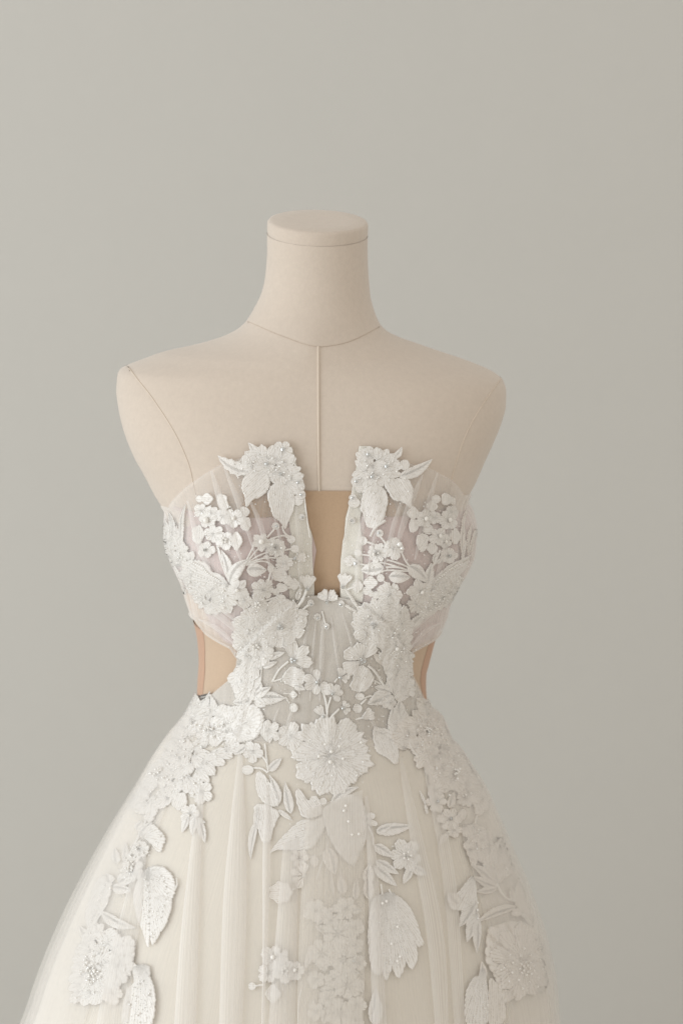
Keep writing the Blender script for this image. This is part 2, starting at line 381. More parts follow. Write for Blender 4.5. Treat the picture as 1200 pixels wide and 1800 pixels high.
# ------------------------------------------------------------------ wedding dress
dr = thing('wedding_dress', 'ivory strapless wedding gown with floral lace, deep plunge and tulle skirt on the dress form', 'wedding dress')
COVER = []
# nude mesh under everything (seen in the plunge and the side cut-outs)
zN1, zN0 = zr(864) , zr(1246)
tzN = sorted(body.tz(x, 862) for x in range(330, 811, 20))
gridmesh('nude_mesh', lambda u, v_: (lambda th: (body.pt(th, zN0 + ((interp(tzN, th) - 0.045*sm((abs(th-0.05)-0.30)/0.25))-zN0)*v_, 0.0009), (u*6, v_)))(-pi+2*pi*u), 160, 60, M['nude'], dr)
gridmesh('shaded_plunge_insert', lambda u, v_: (lambda th, z: (body.pt(th, z, 0.0016), (u*3, v_*3)))(-0.32+0.72*u, zr(1090)+(body.tz(575, 863)[1]-zr(1090))*v_), 30, 40, M['insert'], dr)  # doubled mesh in the plunge, coloured darker for the shade there
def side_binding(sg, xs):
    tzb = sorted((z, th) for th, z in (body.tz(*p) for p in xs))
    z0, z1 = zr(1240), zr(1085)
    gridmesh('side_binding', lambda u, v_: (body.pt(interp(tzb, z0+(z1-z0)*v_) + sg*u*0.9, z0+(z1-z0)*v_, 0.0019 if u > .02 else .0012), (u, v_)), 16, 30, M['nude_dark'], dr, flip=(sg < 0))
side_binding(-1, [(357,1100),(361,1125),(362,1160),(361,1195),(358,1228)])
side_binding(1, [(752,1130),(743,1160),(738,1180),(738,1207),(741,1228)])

def tab(px): return sorted(dress.tz(*p) for p in px)
def tabz(px): return sorted((z, th) for th, z in (dress.tz(*p) for p in px))
cupL_top = tab([(296,893),(310,872),(345,843),(385,818),(430,803),(470,795),(512,788)])
cupL_bot = tab([(344,1090),(361,1113),(382,1127),(405,1139),(416,1156),(450,1140),(480,1110),(510,1078),(552,1052)])
cupL_pl = tabz([(512,786),(520,815),(530,850),(540,905),(548,970),(551,1020),(552,1056)])
cupR_top = tab([(816,872),(795,844),(773,832),(752,822),(720,815),(670,795),(634,785)])
cupR_bot = tab([(758,1128),(741,1137),(722,1148),(714,1158),(690,1140),(660,1105),(630,1075),(599,1052)])
cupR_pl = tabz([(633,785),(625,844),(615,889),(608,924),(603,953),(599.5,985),(598.5,1020),(598,1056)])
zback_t, zback_b = zr(930), zr(1085)
for sg, T, B, PL in ((-1, cupL_top, cupL_bot, cupL_pl), (1, cupR_top, cupR_bot, cupR_pl)):
    def topz(th):
        e = T[0] if sg < 0 else T[-1]
        if sg*th > sg*e[0]: return e[1] + (zback_t-e[1])*sm((abs(th)-abs(e[0]))/1.2)
        return interp(T, th)
    def botz(th):
        e = B[0] if sg < 0 else B[-1]
        if sg*th > sg*e[0]: return e[1] + (zback_b-e[1])*sm((abs(th)-abs(e[0]))/1.0)
        return interp(B, th)
    zp1, zp0 = PL[-1][0], PL[0][0]
    def dom(u, v_, ulim=1.0, thb=3.10):
        zv = zp0 + (zp1-zp0)*v_; tp = interp(PL, zv)
        uu = u*ulim; uu = uu*0.55 + 0.45*uu*uu
        th = tp + (sg*thb - tp)*uu
        return th, botz(th) + (topz(th)-botz(th))*v_
    zpad = zr(860)
    def tul(u, v_, d0=0.0, amp=1.0, ph=0.0):
        th, z = dom(u, v_)
        fan = (abs(th) + 2.2*(z-1.13))*1.0
        q = 46*fan + 1.6*sin(9*fan+ph) + ph
        r = (0.5+0.5*sin(q))**2.0*0.0008 + (0.5+0.5*sin(q*0.43+1.0))*0.0010
        edge = sm(min(u*25, (1-v_)*14, v_*16))
        return dress.pt(th, z, d0 - r*amp*edge), (q/9, v_)
    COVER.append(gridmesh('bodice_cup', lambda u, v_: tul(u, v_), 300, 60, M['tulle_cup'], dr, flip=(sg < 0)))
    gridmesh('cup_underlayer', lambda u, v_: tul(u, v_, -0.0019, 0.35, 2.0), 240, 50, M['tulle'], dr, flip=(sg < 0))
    def padf(u, v_):
        th, z = dom(u, v_, 1.0)
        zt = min(topz(th), zpad) - 0.002; b0 = botz(th)+0.002
        return dress.pt(th, b0 + max(0.001, zt-b0)*v_, -0.0026 - 0.002*cos(min(1.5, abs(th)))), (u*5, v_)
    gridmesh('cup_pad', padf, 140, 40, M['pad'], dr, flip=(sg < 0))
    def facing(u, v_):
        zv = zp0 + (zp1-zp0)*v_; tp = interp(PL, zv)
        wd = 0.05 + 0.09*sm(1-v_*1.1)
        return dress.pt(tp + sg*(u*wd), zv, -0.0030 + (-0.0008 if u < .05 else 0)), (u, v_*5)
    gridmesh('plunge_facing', facing, 10, 50, M['facing'], dr, flip=(sg < 0))
    hem = []
    for i in range(80):
        th = (B[0][0] if sg < 0 else B[-1][0])*(1.25 - i/79*0.75); hem.append(dress.pt(th, botz(th), 0.0))
    tube('cup_hem', hem, 0.0011, M['tulle_veil'], dr)

panel_top = tab([(350,1240),(361,1229),(370,1223),(386,1209),(403,1195),(412,1183),(415.5,1169),(416,1156),(450,1120),(480,1090),(510,1064),(535,1050),(556,1047),(573,1047),(596,1050),(626,1057),(650,1072),(680,1095),(705,1130),(714,1152),(718,1170),(724,1185),(733,1203),(742,1222),(748,1240)])
zP = zr(1262)
def panel(d, amp, ph):
    def fn(u, v_):
        th = panel_top[0][0] + (panel_top[-1][0]-panel_top[0][0])*u
        z = zP + (interp(panel_top, th)-zP)*v_
        fan = th*(1.0 + 1.5*max(0, z-1.05))
        q = 58*fan + 2*sin(11*fan+ph)+ph
        r = ((0.5+0.5*sin(q))**2*0.0010 + (0.5+0.5*sin(q*.41))*0.0014)*amp*sm(min(v_*10, (1-v_)*10))
        return dress.pt(th, z, d - r - .0022*sm((.12-v_)/.12)), (q/9, v_)
    return fn
gridmesh('waist_underlayer', panel(-0.0006, 0.1, 1.4), 100, 30, M['waist'], dr)
for f0, f1 in ((0, .43), (.60, 1)): gridmesh('waist_side_lining', (lambda f0, f1: (lambda u, v_: panel(-0.0002, 0.1, 1.4)(f0+(f1-f0)*u, v_)))(f0, f1), 60, 30, M['tulle_over'], dr)
COVER.append(gridmesh('waist_panel', panel(0.0012, 0.8, 0.4), 220, 60, M['tulle_cup'], dr))
gridmesh('waist_panel_lining', panel(-0.0009, 0.15, 2.4), 120, 40, M['tulle'], dr)

# skirt
zW = zr(1236)
def skirt_fn(d, dw, amp, npl, seed, z1=0.02, topz=zW):
    R = random.Random(seed); ph = [R.uniform(0, 6.28) for _ in range(8)]
    def fn(u, v_):
        th = -pi + 2*pi*u
        zz = topz + (z1-topz)*(v_**1.35)
        k = sm((topz-zz)/0.22)
        q = npl*th + 2.4*sin(5*th+ph[0]) + 1.5*sin(13*th+ph[1]) + 0.8*sin(3*(topz-zz)*4+ph[2])
        s_ = 0.5+0.5*sin(q); s2 = 0.5+0.5*sin(q*0.37+ph[3])
        r = (s_**1.6*0.55 + s2*0.6)*amp*k*(0.5+0.8*min(1.0, topz-zz))
        return dress.pt(th, zz, d + dw*k - r), (q/6, v_*1.5)
    return fn
gridmesh('skirt_lining', skirt_fn(-0.0019, -0.0026, 0.0018, 9, 3), 300, 70, M['satin'], dr, flip=True)
gridmesh('inner_skirt_tulle', skirt_fn(-0.0012, -0.0013, 0.0016, 17, 5), 500, 80, M['tulle'], dr, flip=True)
COVER.append(gridmesh('outer_skirt_tulle', skirt_fn(-0.0006, 0.0, 0.0020, 25, 11), 700, 80, M['tulle'], dr, flip=True))
def side_tulle(sg, reach):
    base = skirt_fn(0, 0, .004, 21, 17)
    def fn(u, v_):
        th = sg*(0.95 + (pi-0.95)*u); p, q = base((th+pi)/(2*pi), v_)
        k = sm((zW-p.z)/.25)*sm((abs(th)-.95)/.5); n = Vector((sin(th), -cos(th), 0)); return p + n*(0.0012 + reach*k), q
    gridmesh('side_tulle', fn, 240, 60, M['tulle_side'], dr, flip=(sg > 0))
for f in (1.0, .62, .3): side_tulle(-1, .0125*f); side_tulle(1, .009*f)

cv, cf = [], []
for o in COVER:
    b0 = len(cv); cv += [v.co.copy() for v in o.data.vertices]; cf += [tuple(b0+i for i in p.vertices) for p in o.data.polygons]
COVER_BVH = BVHTree.FromPolygons(cv, cf)

# ------------------------------------------------------------------ lace appliqué
CROP = {'A': (260,740,.28333), 'B': (560,740,.26667), 'C': (300,1020,.23333), 'D': (540,1020,.23333), 'E': (400,1220,.3),
        'F': (180,1220,.25), 'J': (680,1220,.25), 'G': (0,1480,.33333), 'H': (380,1480,.35), 'I': (740,1480,.3),
        'L': (280,870,.13333), 'R': (700,870,.13333), 'P': (0,0,1.0), 'S': (280,1180,.16667), 'T': (690,1180,.16667), 'V': (400,1400,.23333)}
cur = ['P']; LIFT = [0.0]; RN = random.Random(21); SEQ = [0]
def use(k, lift=0.0): cur[0] = k; LIFT[0] = lift
def q2(p): ox, oy, s = CROP[cur[0]]; return Vector((ox+p[0]*s, oy+p[1]*s))
def sc_(v): return v*CROP[cur[0]][2]
def nxt(): SEQ[0] += 1; return 0.0005 + 0.00010*(SEQ[0] % 6) + LIFT[0]
PX = 0.000565
def lay(px, py, ref=None, lim=.16):
    """point on the cloth actually there, else on the dress's outline surface"""
    s, n = dress.hit(px, py, ref, lim); r = COVER_BVH.ray_cast(s+n*.004, -n, .013)
    if r[0] is not None: s = r[0]
    return s, n
def conform(pts, hs):
    """lay pixel points (with heights) on the dress surface"""
    c = Vector((0, 0))
    for p in pts: c += p
    c /= len(pts); ref, nref = dress.hit(c.x, c.y)
    out = []
    for p, h in zip(pts, hs):
        s, n = lay(p.x, p.y, ref, .10); out.append(s + n*h)
    return out
RINGS = [(1.03, 0.0), (.975, .8), (.92, 1.0), (.84, .6), (.62, .7), (.33, .85)]
FLAT = 0.42
def patch(name, outline, hgt, parent, m='thread', ctr=None, polar=None, ang=0.0, rag=0.8, dome=1.0, n=None, rings=RINGS):
    """outline in photo pixels -> raised embroidered piece with a corded rim"""
    per = sum((Vector(a)-Vector(b_)).length for a, b_ in zip(outline, outline[1:]+outline[:1]))
    n = n or int(max(14, min(64, per/3.0)))
    O = spline(outline, n, True); c = Vector((0, 0))
    for p in O: c += p
    c = c/n if ctr is None else Vector(ctr)
    O = [p + (p-c).normalized()*RN.uniform(-rag, rag) for p in O]
    base = nxt(); pts, hs = [], []
    for k, (r, h) in enumerate(rings):
        hh = h if h < 0.6 or k < 3 else h*dome
        for p in O: pts.append(c + (p-c)*r); hs.append(base*(0.25 if k == 0 else 1) + FLAT*hgt*hh*RN.uniform(.85, 1.15))
    pts.append(c); hs.append(base + FLAT*hgt*dome)
    V = conform(pts, hs); R = len(rings); fs = []
    for k in range(R-1):
        for i in range(n):
            i2 = (i+1) % n; fs.append((k*n+i, (k+1)*n+i, (k+1)*n+i2, k*n+i2))
    fs += [((R-1)*n+i, len(V)-1, (R-1)*n+(i+1) % n) for i in range(n)]
    if polar is not None:
        P0 = Vector(polar); off = RN.uniform(0, 500)
        a0 = atan2(c.y-P0.y, c.x-P0.x); rb = max(10, (c-P0).length)
        uv = [((p-P0).length+off, (((atan2(p.y-P0.y, p.x-P0.x)-a0+pi) % (2*pi))-pi)*rb+off) for p in pts]
    else:
        ca, sa = cos(ang), sin(ang); off = RN.uniform(0, 500)
        uv = [(p.x*ca+p.y*sa+off, -p.x*sa+p.y*ca) for p in pts]
    return mesh(name, V, fs, M[m], parent, uv, rim=[1.0]*n+[0.0]*(len(V)-n))
def leaf(b0, t0, wd, bend=0.0, hgt=0.0011, parent=None, m='thread', serr=0.0, fat=0.5, name='leaf'):
    """a leaf with a sunk midrib and slanting stitches; base, tip, width in the crop in use"""
    b0, t0, wd = q2(b0), q2(t0), sc_(wd); ax = t0-b0; L = ax.length; a = ax/L; nn = Vector((-a.y, a.x))
    ns = max(8, min(22, int(L/4))); T = [-1.05, -.95, -.8, -.45, 0, .45, .8, .95, 1.05]; H = [0, .85, 1, .75, .25, .75, 1, .85, 0]
    base = nxt(); pts, hs, uv = [], [], []; off = RN.uniform(0, 500)
    for i in range(ns+1):
        s = i/ns; wl = (sin(pi*min(1, s**(0.5/fat*0.72)))**0.8)*wd/2 if 0 < s < 1 else 0.4
        wl = max(wl, 0.9*(1-s)+.3); cpt = b0 + a*L*s + nn*(4*bend*L*s*(1-s))
        w1 = wl*(1+serr*((i % 3)-1)*.5)*RN.uniform(.95, 1.05); w2 = wl*(1+serr*(((i+1) % 3)-1)*.5)*RN.uniform(.95, 1.05)
        for t, h in zip(T, H):
            pts.append(cpt + nn*t*(w1 if t < 0 else w2)); e = sm(min(s, 1-s)*9)
            hs.append(base*(.3 if abs(t) > 1 else 1) + FLAT*hgt*h*(.35+.65*e)*RN.uniform(.9, 1.1)); uv.append((s*L*.7+abs(t)*wl*1.0+off, s*L*.7-abs(t)*wl*.9+(40 if t < 0 else 0)))
    W = len(T); fs = [(j*W+i, j*W+i+1, (j+1)*W+i+1, (j+1)*W+i) for j in range(ns) for i in range(W-1)]
    return mesh(name, conform(pts, hs), fs, M[m], parent or dr, uv, rim=[1.0 if k % W in (0, W-1) else 0.0 for k in range(len(pts))])
def shape(pts, hgt=0.0011, m='thread', ang=None, name='leaf', dome=1.0, parent=None, polar=None, rag=1.0):
    P = [q2(p) for p in pts]
    if ang is None:
        far = max(((a-b_).length, i, j) for i, a in enumerate(P) for j, b_ in enumerate(P) if i < j); d = P[far[1]]-P[far[2]]; ang = atan2(d.y, d.x)
    return patch(name, P, hgt, parent or dr, m, ang=ang+.25, dome=dome, polar=q2(polar) if polar else None, rag=rag)
def stem(pts, wd=9, m='cord', parent=None):
    P = [q2(p) for p in pts]; wd = max(2.2, sc_(wd)); L = sum((a-b_).length for a, b_ in zip(P, P[1:]))
    n = max(5, int(L/4)); S = spline(P, n); T = [-1, -.6, 0, .6, 1]; H = [0, .75, 1, .75, 0]; V, hs, uv = [], [], []; base = nxt()
    for i, p in enumerate(S):
        t = (S[min(n-1, i+1)]-S[max(0, i-1)]).normalized(); nn = Vector((-t.y, t.x)); k = wd/2*RN.uniform(.88, 1.12)
        for a, h in zip(T, H): V.append(p+nn*a*k); hs.append(base*(.2 if h == 0 else .8)+h*wd*.34*PX); uv.append((a*6+i*3, i*4+a*3))
    W = 5; fs = [(j*W+i, j*W+i+1, (j+1)*W+i+1, (j+1)*W+i) for j in range(n-1) for i in range(W-1)]
    return mesh('stem', conform(V, hs), fs, M[m], parent or dr, uv)
_ball, _gem = [], []
def ball_mesh(kind):
    c = _ball if kind != 'rhinestone' else _gem
    if not c:
        bm = bmesh.new()
        if kind != 'rhinestone': bmesh.ops.create_uvsphere(bm, u_segments=12, v_segments=8, radius=1)
        else:
            rs = [(.55, .62, 8, 0), (1.0, .18, 8, .39), (.95, -.1, 8, .39), (.2, -.5, 8, 0)]; rows = []
            for r, h, k, o in rs: rows.append([bm.verts.new((r*cos(2*pi*i/k+o), r*sin(2*pi*i/k+o), h)) for i in range(k)])
            bm.faces.new(rows[0])
            for r1, r2 in zip(rows, rows[1:]):
                for i in range(8):
                    i2 = (i+1) % 8; bm.faces.new((r1[i], r2[i], r2[i2])); bm.faces.new((r1[i], r2[i2], r1[i2]))
            bmesh.ops.recalc_face_normals(bm, faces=bm.faces)
        for mt in (('pearl', 'bead') if kind != 'rhinestone' else ('gem',)):
            me = bpy.data.meshes.new(mt); bm.to_mesh(me); me.materials.append(M[mt])
            if mt != 'gem': me.polygons.foreach_set('use_smooth', [True]*len(me.polygons))
            c.append(me)
    return c
def bead(p, r, kind='pearl', parent=None, raw=False, up=0.0016):
    P = Vector(p) if raw else q2(p); s, n = lay(P.x, P.y); R_ = (r if raw else sc_(r))*PX
    me = ball_mesh(kind)[1 if kind == 'clear_bead' else 0]
    o = bpy.data.objects.new(kind, me); COL.objects.link(o); o.parent = parent or dr
    q = n.to_track_quat('Z', 'Y') @ Matrix.Rotation(RN.uniform(0, 6), 3, 'Z').to_quaternion() @ Matrix.Rotation(RN.uniform(-.25, .25), 3, 'X').to_quaternion()
    o.rotation_mode = 'QUATERNION'; o.rotation_quaternion = q
    o.location = s + n*(up+LIFT[0]+R_*.45); R_ *= .82 if kind == 'rhinestone' else 1; o.scale = (R_, R_, R_*(.85 if kind != 'rhinestone' else .8)); return o
def blossom(c, R, npet=5, rot=0.0, arc=(0, 360), kind='round', mid='knot', hgt=0.0013, m='thread', squash=(1, 1, 0), layers=1, midr=None, name='flower'):
    """a flower: its eye is the part, every petal (and pearl or stone) a piece of it"""
    C = q2(c); R = sc_(R); full = arc[1]-arc[0] >= 359
    ca, sa = cos(radians(squash[2])), sin(radians(squash[2]))
    def sq(v):                                 # foreshorten along an axis
        x, y = v.x*ca+v.y*sa, -v.x*sa+v.y*ca; x *= squash[0]; y *= squash[1]; return Vector((x*ca-y*sa, x*sa+y*ca))
    er = max(2.0, R*.20); eye = patch(name, [C+sq(Vector((cos(2*pi*i/9), sin(2*pi*i/9)))*er) for i in range(9)], hgt*.9, dr, m, polar=C, rag=.3, n=12, rings=[(1, 0), (.8, .9), (.4, 1)])
    for ly in range(layers):
        Rl = R*(1-.33*ly); k = npet + (1 if ly and npet > 8 else -1 if ly else 0)
        for i in range(k):
            phi = radians(arc[0]+(arc[1]-arc[0])*(i+(0 if full else .5))/k + rot + ly*180/k + RN.uniform(-5, 5))
            rr = Rl*RN.uniform(.9, 1.08); span = radians((arc[1]-arc[0])/k); hw = rr*.56*math.tan(min(span, 1.4)/2)*RN.uniform(.98, 1.15)
            d = Vector((cos(phi), sin(phi))); e = Vector((-d.y, d.x)); out = []; wj = RN.uniform(.95, 1.12)
            N = 20
            for j in range(N):
                t = 2*pi*j/N; y = math.copysign(abs(cos(t))**.85, cos(t)); x = math.copysign(abs(sin(t))**.85, sin(t))
                along = rr*(.56+.46*y)
                wid = x*max(.22*rr, along)*math.tan(min(span, 1.5)/2)*(1.02 if kind == 'scallop' else .92)*wj
                if span > .9: wid = x*hw*(1.05 if y > -.2 else .85+.15*y)
                if kind == 'scallop' and y > .1: along += rr*.06*cos(t*7)
                if kind == 'frill' and y > -.2: along += rr*.075*cos(t*9+i)*(.5+y*.5); wid *= 1.12
                if kind == 'point': wid *= (1-.45*max(0, y)); along += rr*.10*max(0, y)**3
                out.append(C + sq(d*along + e*wid))
            patch('petal', out, hgt*(.9+.35*ly), eye, m, ctr=C+sq(d*rr*.55), polar=C, rag=.35, n=max(14, min(30, int(rr*2.2/3))))
            SEQ[0] += ly
    if mid == 'pearl': bead((C.x, C.y), midr and sc_(midr) or max(2.4, R*.2), 'pearl', eye, True, .0022)
    elif mid == 'gem': bead((C.x, C.y), midr and sc_(midr) or 3.8, 'rhinestone', eye, True, .0022)
    elif mid == 'gems':
        for k in range(3): a = 2.1*k+rot; bead((C.x+3.4*cos(a), C.y+3.4*sin(a)), 3.2, 'rhinestone', eye, True, .0024)
    elif mid == 'pearls':
        for k in range(5): a = 1.26*k+rot; bead((C.x+R*.22*cos(a), C.y+R*.22*sin(a)), 2.2, 'pearl', eye, True, .0026)
    return eye
def bud(c, r, ry=None, ang=0, lob=0, m='thread', hgt=.0014, gem=None):
    C = q2(c); rx = sc_(r); ry = sc_(ry or r); a = radians(ang); out = []
    for j in range(14):
        t = 2*pi*j/14; k = 1+(.10*cos(lob*t) if lob else 0); x, y = rx*k*cos(t), ry*k*sin(t); out.append(C+Vector((x*cos(a)-y*sin(a), x*sin(a)+y*cos(a))))
    o = patch('bud', out, hgt, dr, m, ang=a+pi/2 if rx < ry else a, rag=.4)
    if gem: bead((C.x, C.y), gem, 'rhinestone', o, True, .0024)
    return o
def fan(c, tip, wd, gem=None, n=3, m='thread'):
    """bell-shaped bud with a lobed mouth, opening from c towards tip"""
    a, b_ = Vector(c), Vector(tip); d = b_-a; L = d.length; d = d/L; e = Vector((-d.y, d.x)); out = [a-d*L*.05]
    for k in range(n):
        for s in (-.42, 0, .42):
            f = (k+.5+s)/n*2-1; h = (1.0 if s == 0 else .86)*L*(1-.22*f*f)
            out.append(a+d*h+e*f*wd*.52)
    out.insert(1, a+d*L*.35-e*wd*.30); out.append(a+d*L*.35+e*wd*.30)
    o = patch('bud', [q2(p) for p in out], .0013, dr, m, ctr=q2(a+d*L*.58), polar=q2(a), rag=.5)
    if gem: bead(tuple(a), 3.6/CROP[cur[0]][2], 'rhinestone', o)
    return o
def inside(p, poly):
    r = False; j = len(poly)-1
    for i in range(len(poly)):
        a, b_ = poly[i], poly[j]
        if (a.y > p.y) != (b_.y > p.y) and p.x < (b_.x-a.x)*(p.y-a.y)/(b_.y-a.y)+a.x: r = not r
        j = i
    return r
def join(objs, name, m):
    V, F, UV, RM = [], [], [], {}
    for o in objs:
        me = o.data; b0 = len(V); V += [v.co.copy() for v in me.vertices]; lay_ = me.uv_layers[0].data; uvv = {}; rl = me.uv_layers['rim'].data
        for p in me.polygons:
            F.append(tuple(b0+i for i in p.vertices))
            for li, vi in zip(p.loop_indices, p.vertices): uvv[vi] = tuple(lay_[li].uv); RM[b0+vi] = rl[li].uv[0]
        UV += [uvv.get(i, (0, 0)) for i in range(len(me.vertices))]
        bpy.data.objects.remove(o); bpy.data.meshes.remove(me)
    o = mesh(name, V, F, M[m], dr, UV, rim=[RM.get(i, 0.0) for i in range(len(V))]); o['kind'] = 'stuff'; return o
def mass(poly, step=15, flow=None, m='thread', beads=10, size=1.0, joined=False):
    """close-set embroidery: overlapping petals and leaflets through an outline, seed beads between them"""
    P = [q2(p) for p in poly]; pts = []; x0 = min(p.x for p in P); x1 = max(p.x for p in P); y0 = min(p.y for p in P); y1 = max(p.y for p in P)
    for _ in range(4000):
        p = Vector((RN.uniform(x0, x1), RN.uniform(y0, y1)))
        if inside(p, P) and all((p-o).length > step for o in pts): pts.append(p)
    S = spline(P, max(8, int(sum((a-b_).length for a, b_ in zip(P, P[1:]+P[:1]))/(step*1.15))), True)
    cc = Vector((0, 0))
    for p in P: cc += p
    cc /= len(P)
    for p in S: pts.append(p+(cc-p).normalized()*step*.35)
    made = []
    for p in pts:
        f = radians(flow) if flow is not None else atan2(p.y-cc.y, p.x-cc.x)
        a = f + RN.uniform(-.8, .8); l = step*RN.uniform(.75, 1.05)*size; wd = step*RN.uniform(.5, .72)*size; d = Vector((cos(a), sin(a))); e = Vector((-d.y, d.x)); lob = RN.choice((0, 3, 4, 5)); out = []
        for j in range(14):
            t = 2*pi*j/14; k = 1+(.09*cos(lob*t) if lob else 0); out.append(p+d*l*k*cos(t)+e*wd*k*sin(t))
        made.append(patch('petal', out, .0012*RN.uniform(.7, 1.2), dr, m, polar=p-d*l*.9, rag=.6, n=18))
    if joined: join(made, 'lace_filling', m)
    seeds(P, beads)
def seeds(P, n, rr=(1.1, 2.0), kinds=('clear_bead', 'clear_bead', 'pearl')):
    x0 = min(p.x for p in P); x1 = max(p.x for p in P); y0 = min(p.y for p in P); y1 = max(p.y for p in P); k = 0; n = int(n*.8)
    while k < n:
        p = Vector((RN.uniform(x0, x1), RN.uniform(y0, y1)))
        if inside(p, P) and COVER_BVH.ray_cast(CAM, ray(p.x, p.y))[0] is None: n -= 1
        elif inside(p, P): bead((p.x, p.y), RN.uniform(*rr), RN.choice(kinds), dr, True, .0022); k += 1
def rose(c, R, squash=(1, 1, 0), m='thread', nb=8, kind='scallop'):
    o = blossom(c, R, 9, RN.uniform(0, 40), kind=kind, mid=None, m=m, squash=squash, layers=3, hgt=.0012)
    C = q2(c); r = sc_(R)
    for k in range(nb):
        a = RN.uniform(0, 6.28); d = r*RN.uniform(.05, .6); bead((C.x+d*cos(a)*squash[0], C.y+d*sin(a)*squash[1]), RN.uniform(1.6, 2.6), RN.choice(('clear_bead', 'pearl')), o, True, .0032)
    return o
def beadrow(pts, n, r=1.5, kind='clear_bead'):
    for p in spline([q2(p) for p in pts], n): bead((p.x, p.y), r, kind, dr, True, .0022)

# --- left half of the bodice
use('A')
mass([(645,190),(770,180),(880,225),(930,330),(945,420),(900,410),(810,375),(740,325),(640,310),(600,275)], 13, beads=14)
leaf((665,215), (622,135), 45, .12); leaf((645,312), (435,215), 85, -.10, serr=.3); bud((605,245), 28, 34)
blossom((838,178), 60, 5, 10, mid='gem', midr=15); blossom((737,268), 58, 5, 40, mid='gem'); blossom((823,330), 68, 5, 70, mid='gem')
shape([(640,320),(740,325),(757,385),(735,440),(690,475),(650,490),(630,520),(610,528),(600,470),(583,420),(590,365)])
shape([(770,400),(820,388),(870,400),(905,450),(910,520),(895,580),(870,630),(858,672),(820,625),(780,590),(755,520),(742,460)])
leaf((868,398), (902,465), 26, .1); stem([(835,650),(848,692),(885,722)], 12); bud((890,735), 25)
bud((930,382), 36, gem=3.6); bud((912,432), 26); bud((950,458), 28, gem=3.4); bud((932,492), 33); bud((954,596), 20, gem=3.4)
stem([(895,240),(945,340),(965,440),(985,590),(1004,722)], 9)
bud((323,483), 22); bud((370,483), 35, lob=4); shape([(430,455),(490,465),(492,500),(507,535),(480,552),(445,540),(430,500)], name='bud')
blossom((335,555), 46, 5, 0, mid=None); blossom((395,570), 42, 5, 30, mid=None); blossom((462,590), 50, 5, 10, mid=None); blossom((375,612), 56, 5, 50, mid='pearl', midr=20)
blossom((535,605), 64, 5, 20, mid='pearl', midr=12); bud((600,565), 30, 34, lob=3); shape([(585,605),(630,600),(640,650),(615,682),(580,668)], name='bud')
bud((310,705), 40, 58, lob=5); bud((310,705), 20, 34); blossom((410,700), 58, 6, 20, mid=None); blossom((365,800), 52, 5, 0, mid='gem'); blossom((480,742), 62, 5, 80, mid='pearls')
bud((550,745), 36, 56, lob=4); leaf((500,965), (452,800), 52, .08); stem([(430,775),(445,850),(480,945),(502,1000)], 12)
shape([(430,775),(445,800),(470,880),(500,930)][:3]+[(440,830)], name='leaf')
use('L')
leaf((300,640), (345,125), 70, -.05); leaf((180,620), (120,215), 80, .05); leaf((190,560), (180,280), 70); leaf((230,700), (235,400), 60); leaf((110,560), (75,300), 60); leaf((330,830), (280,560), 110)
mass([(80,420),(150,560),(260,600),(330,760),(380,860),(250,880),(150,880),(110,700)], 12, flow=-95, beads=14)
bud((425,800), 42, 62); stem([(290,1230),(270,1320)], 5); stem([(160,900),(260,1050),(330,1310)], 24)
shape([(300,870),(430,860),(560,870),(650,930),(700,1010),(800,1050),(860,1120),(910,1200),(860,1260),(700,1200),(520,1180),(350,1080),(300,960)], polar=(905,1200))
beadrow([(460,890),(580,940),(680,1040),(810,1130)], 16, 1.6, 'clear_bead'); beadrow([(380,960),(520,1060),(680,1110),(800,1180)], 12, 1.3)
mass([(320,1030),(480,1160),(700,1200),(900,1250),(950,1400),(900,1500),(700,1540),(600,1490),(480,1330)], 13, beads=22, joined=True)
use('A')
blossom((700,750), 58, 5, -60, kind='point', mid='pearl', midr=16); rose((790,785), 62, nb=3)
stem([(740,722),(770,690),(792,662)], 11); bud((795,652), 24, gem=3.3); stem([(735,745),(800,720),(850,712),(880,735)], 12); bud((912,793), 25); stem([(890,795),(840,805),(800,830)], 12)
fan((905,852), (985,842), 60, gem=1); stem([(905,855),(850,855),(730,850),(610,885)], 12); blossom((845,882), 52, 5, 0, mid=None, kind='scallop'); bud((815,955), 46, 44, lob=5)
leaf((612,925), (738,925), 86); leaf((508,1010), (625,858), 84, -.1); stem([(600,890),(640,810),(660,770)], 11); stem([(605,890),(660,820),(695,785)], 11); stem([(608,890),(670,845),(740,815)], 11)
stem([(610,895),(700,870),(760,885),(812,940)], 11); bud((762,918), 20, 26); stem([(762,940),(748,1000)], 11); bud((735,845), 16)
blossom((560,1040), 66, 5, 30, kind='point', mid='pearl', midr=12); blossom((715,1045), 68, 7, 0, kind='scallop', mid=None, layers=2); blossom((598,1110), 52, 5, 0, kind='scallop', mid=None); blossom((680,1130), 62, 6, 10, kind='scallop', mid='pearls')
bud((830,1035), 34, 28, lob=3); bud((868,990), 30, lob=4); bud((905,1012), 34, lob=4); bud((795,1062), 22); stem([(780,1062),(850,1040),(935,1020)], 12); fan((988,1040), (992,950), 105, gem=1); stem([(985,1045),(965,1095),(925,1150)], 18)
leaf((925,1110), (945,1035), 32); bud((825,1100), 30, 24); stem([(720,1120),(800,1098)], 12); leaf((502,1020), (560,1085), 40); stem([(500,1040),(540,1110),(620,1180)], 14)
use('C')
mass([(500,330),(640,265),(780,180),(900,180),(1000,250),(960,400),(760,480),(740,560),(630,640),(640,860),(530,860),(470,740),(560,640),(510,500)], 15, beads=10, joined=True)
bud((815,235), 64, 70, lob=5); blossom((825,340), 165, 6, 15, kind='scallop', mid='gems'); blossom((825,340), 100, 5, 40, kind='scallop', mid=None)
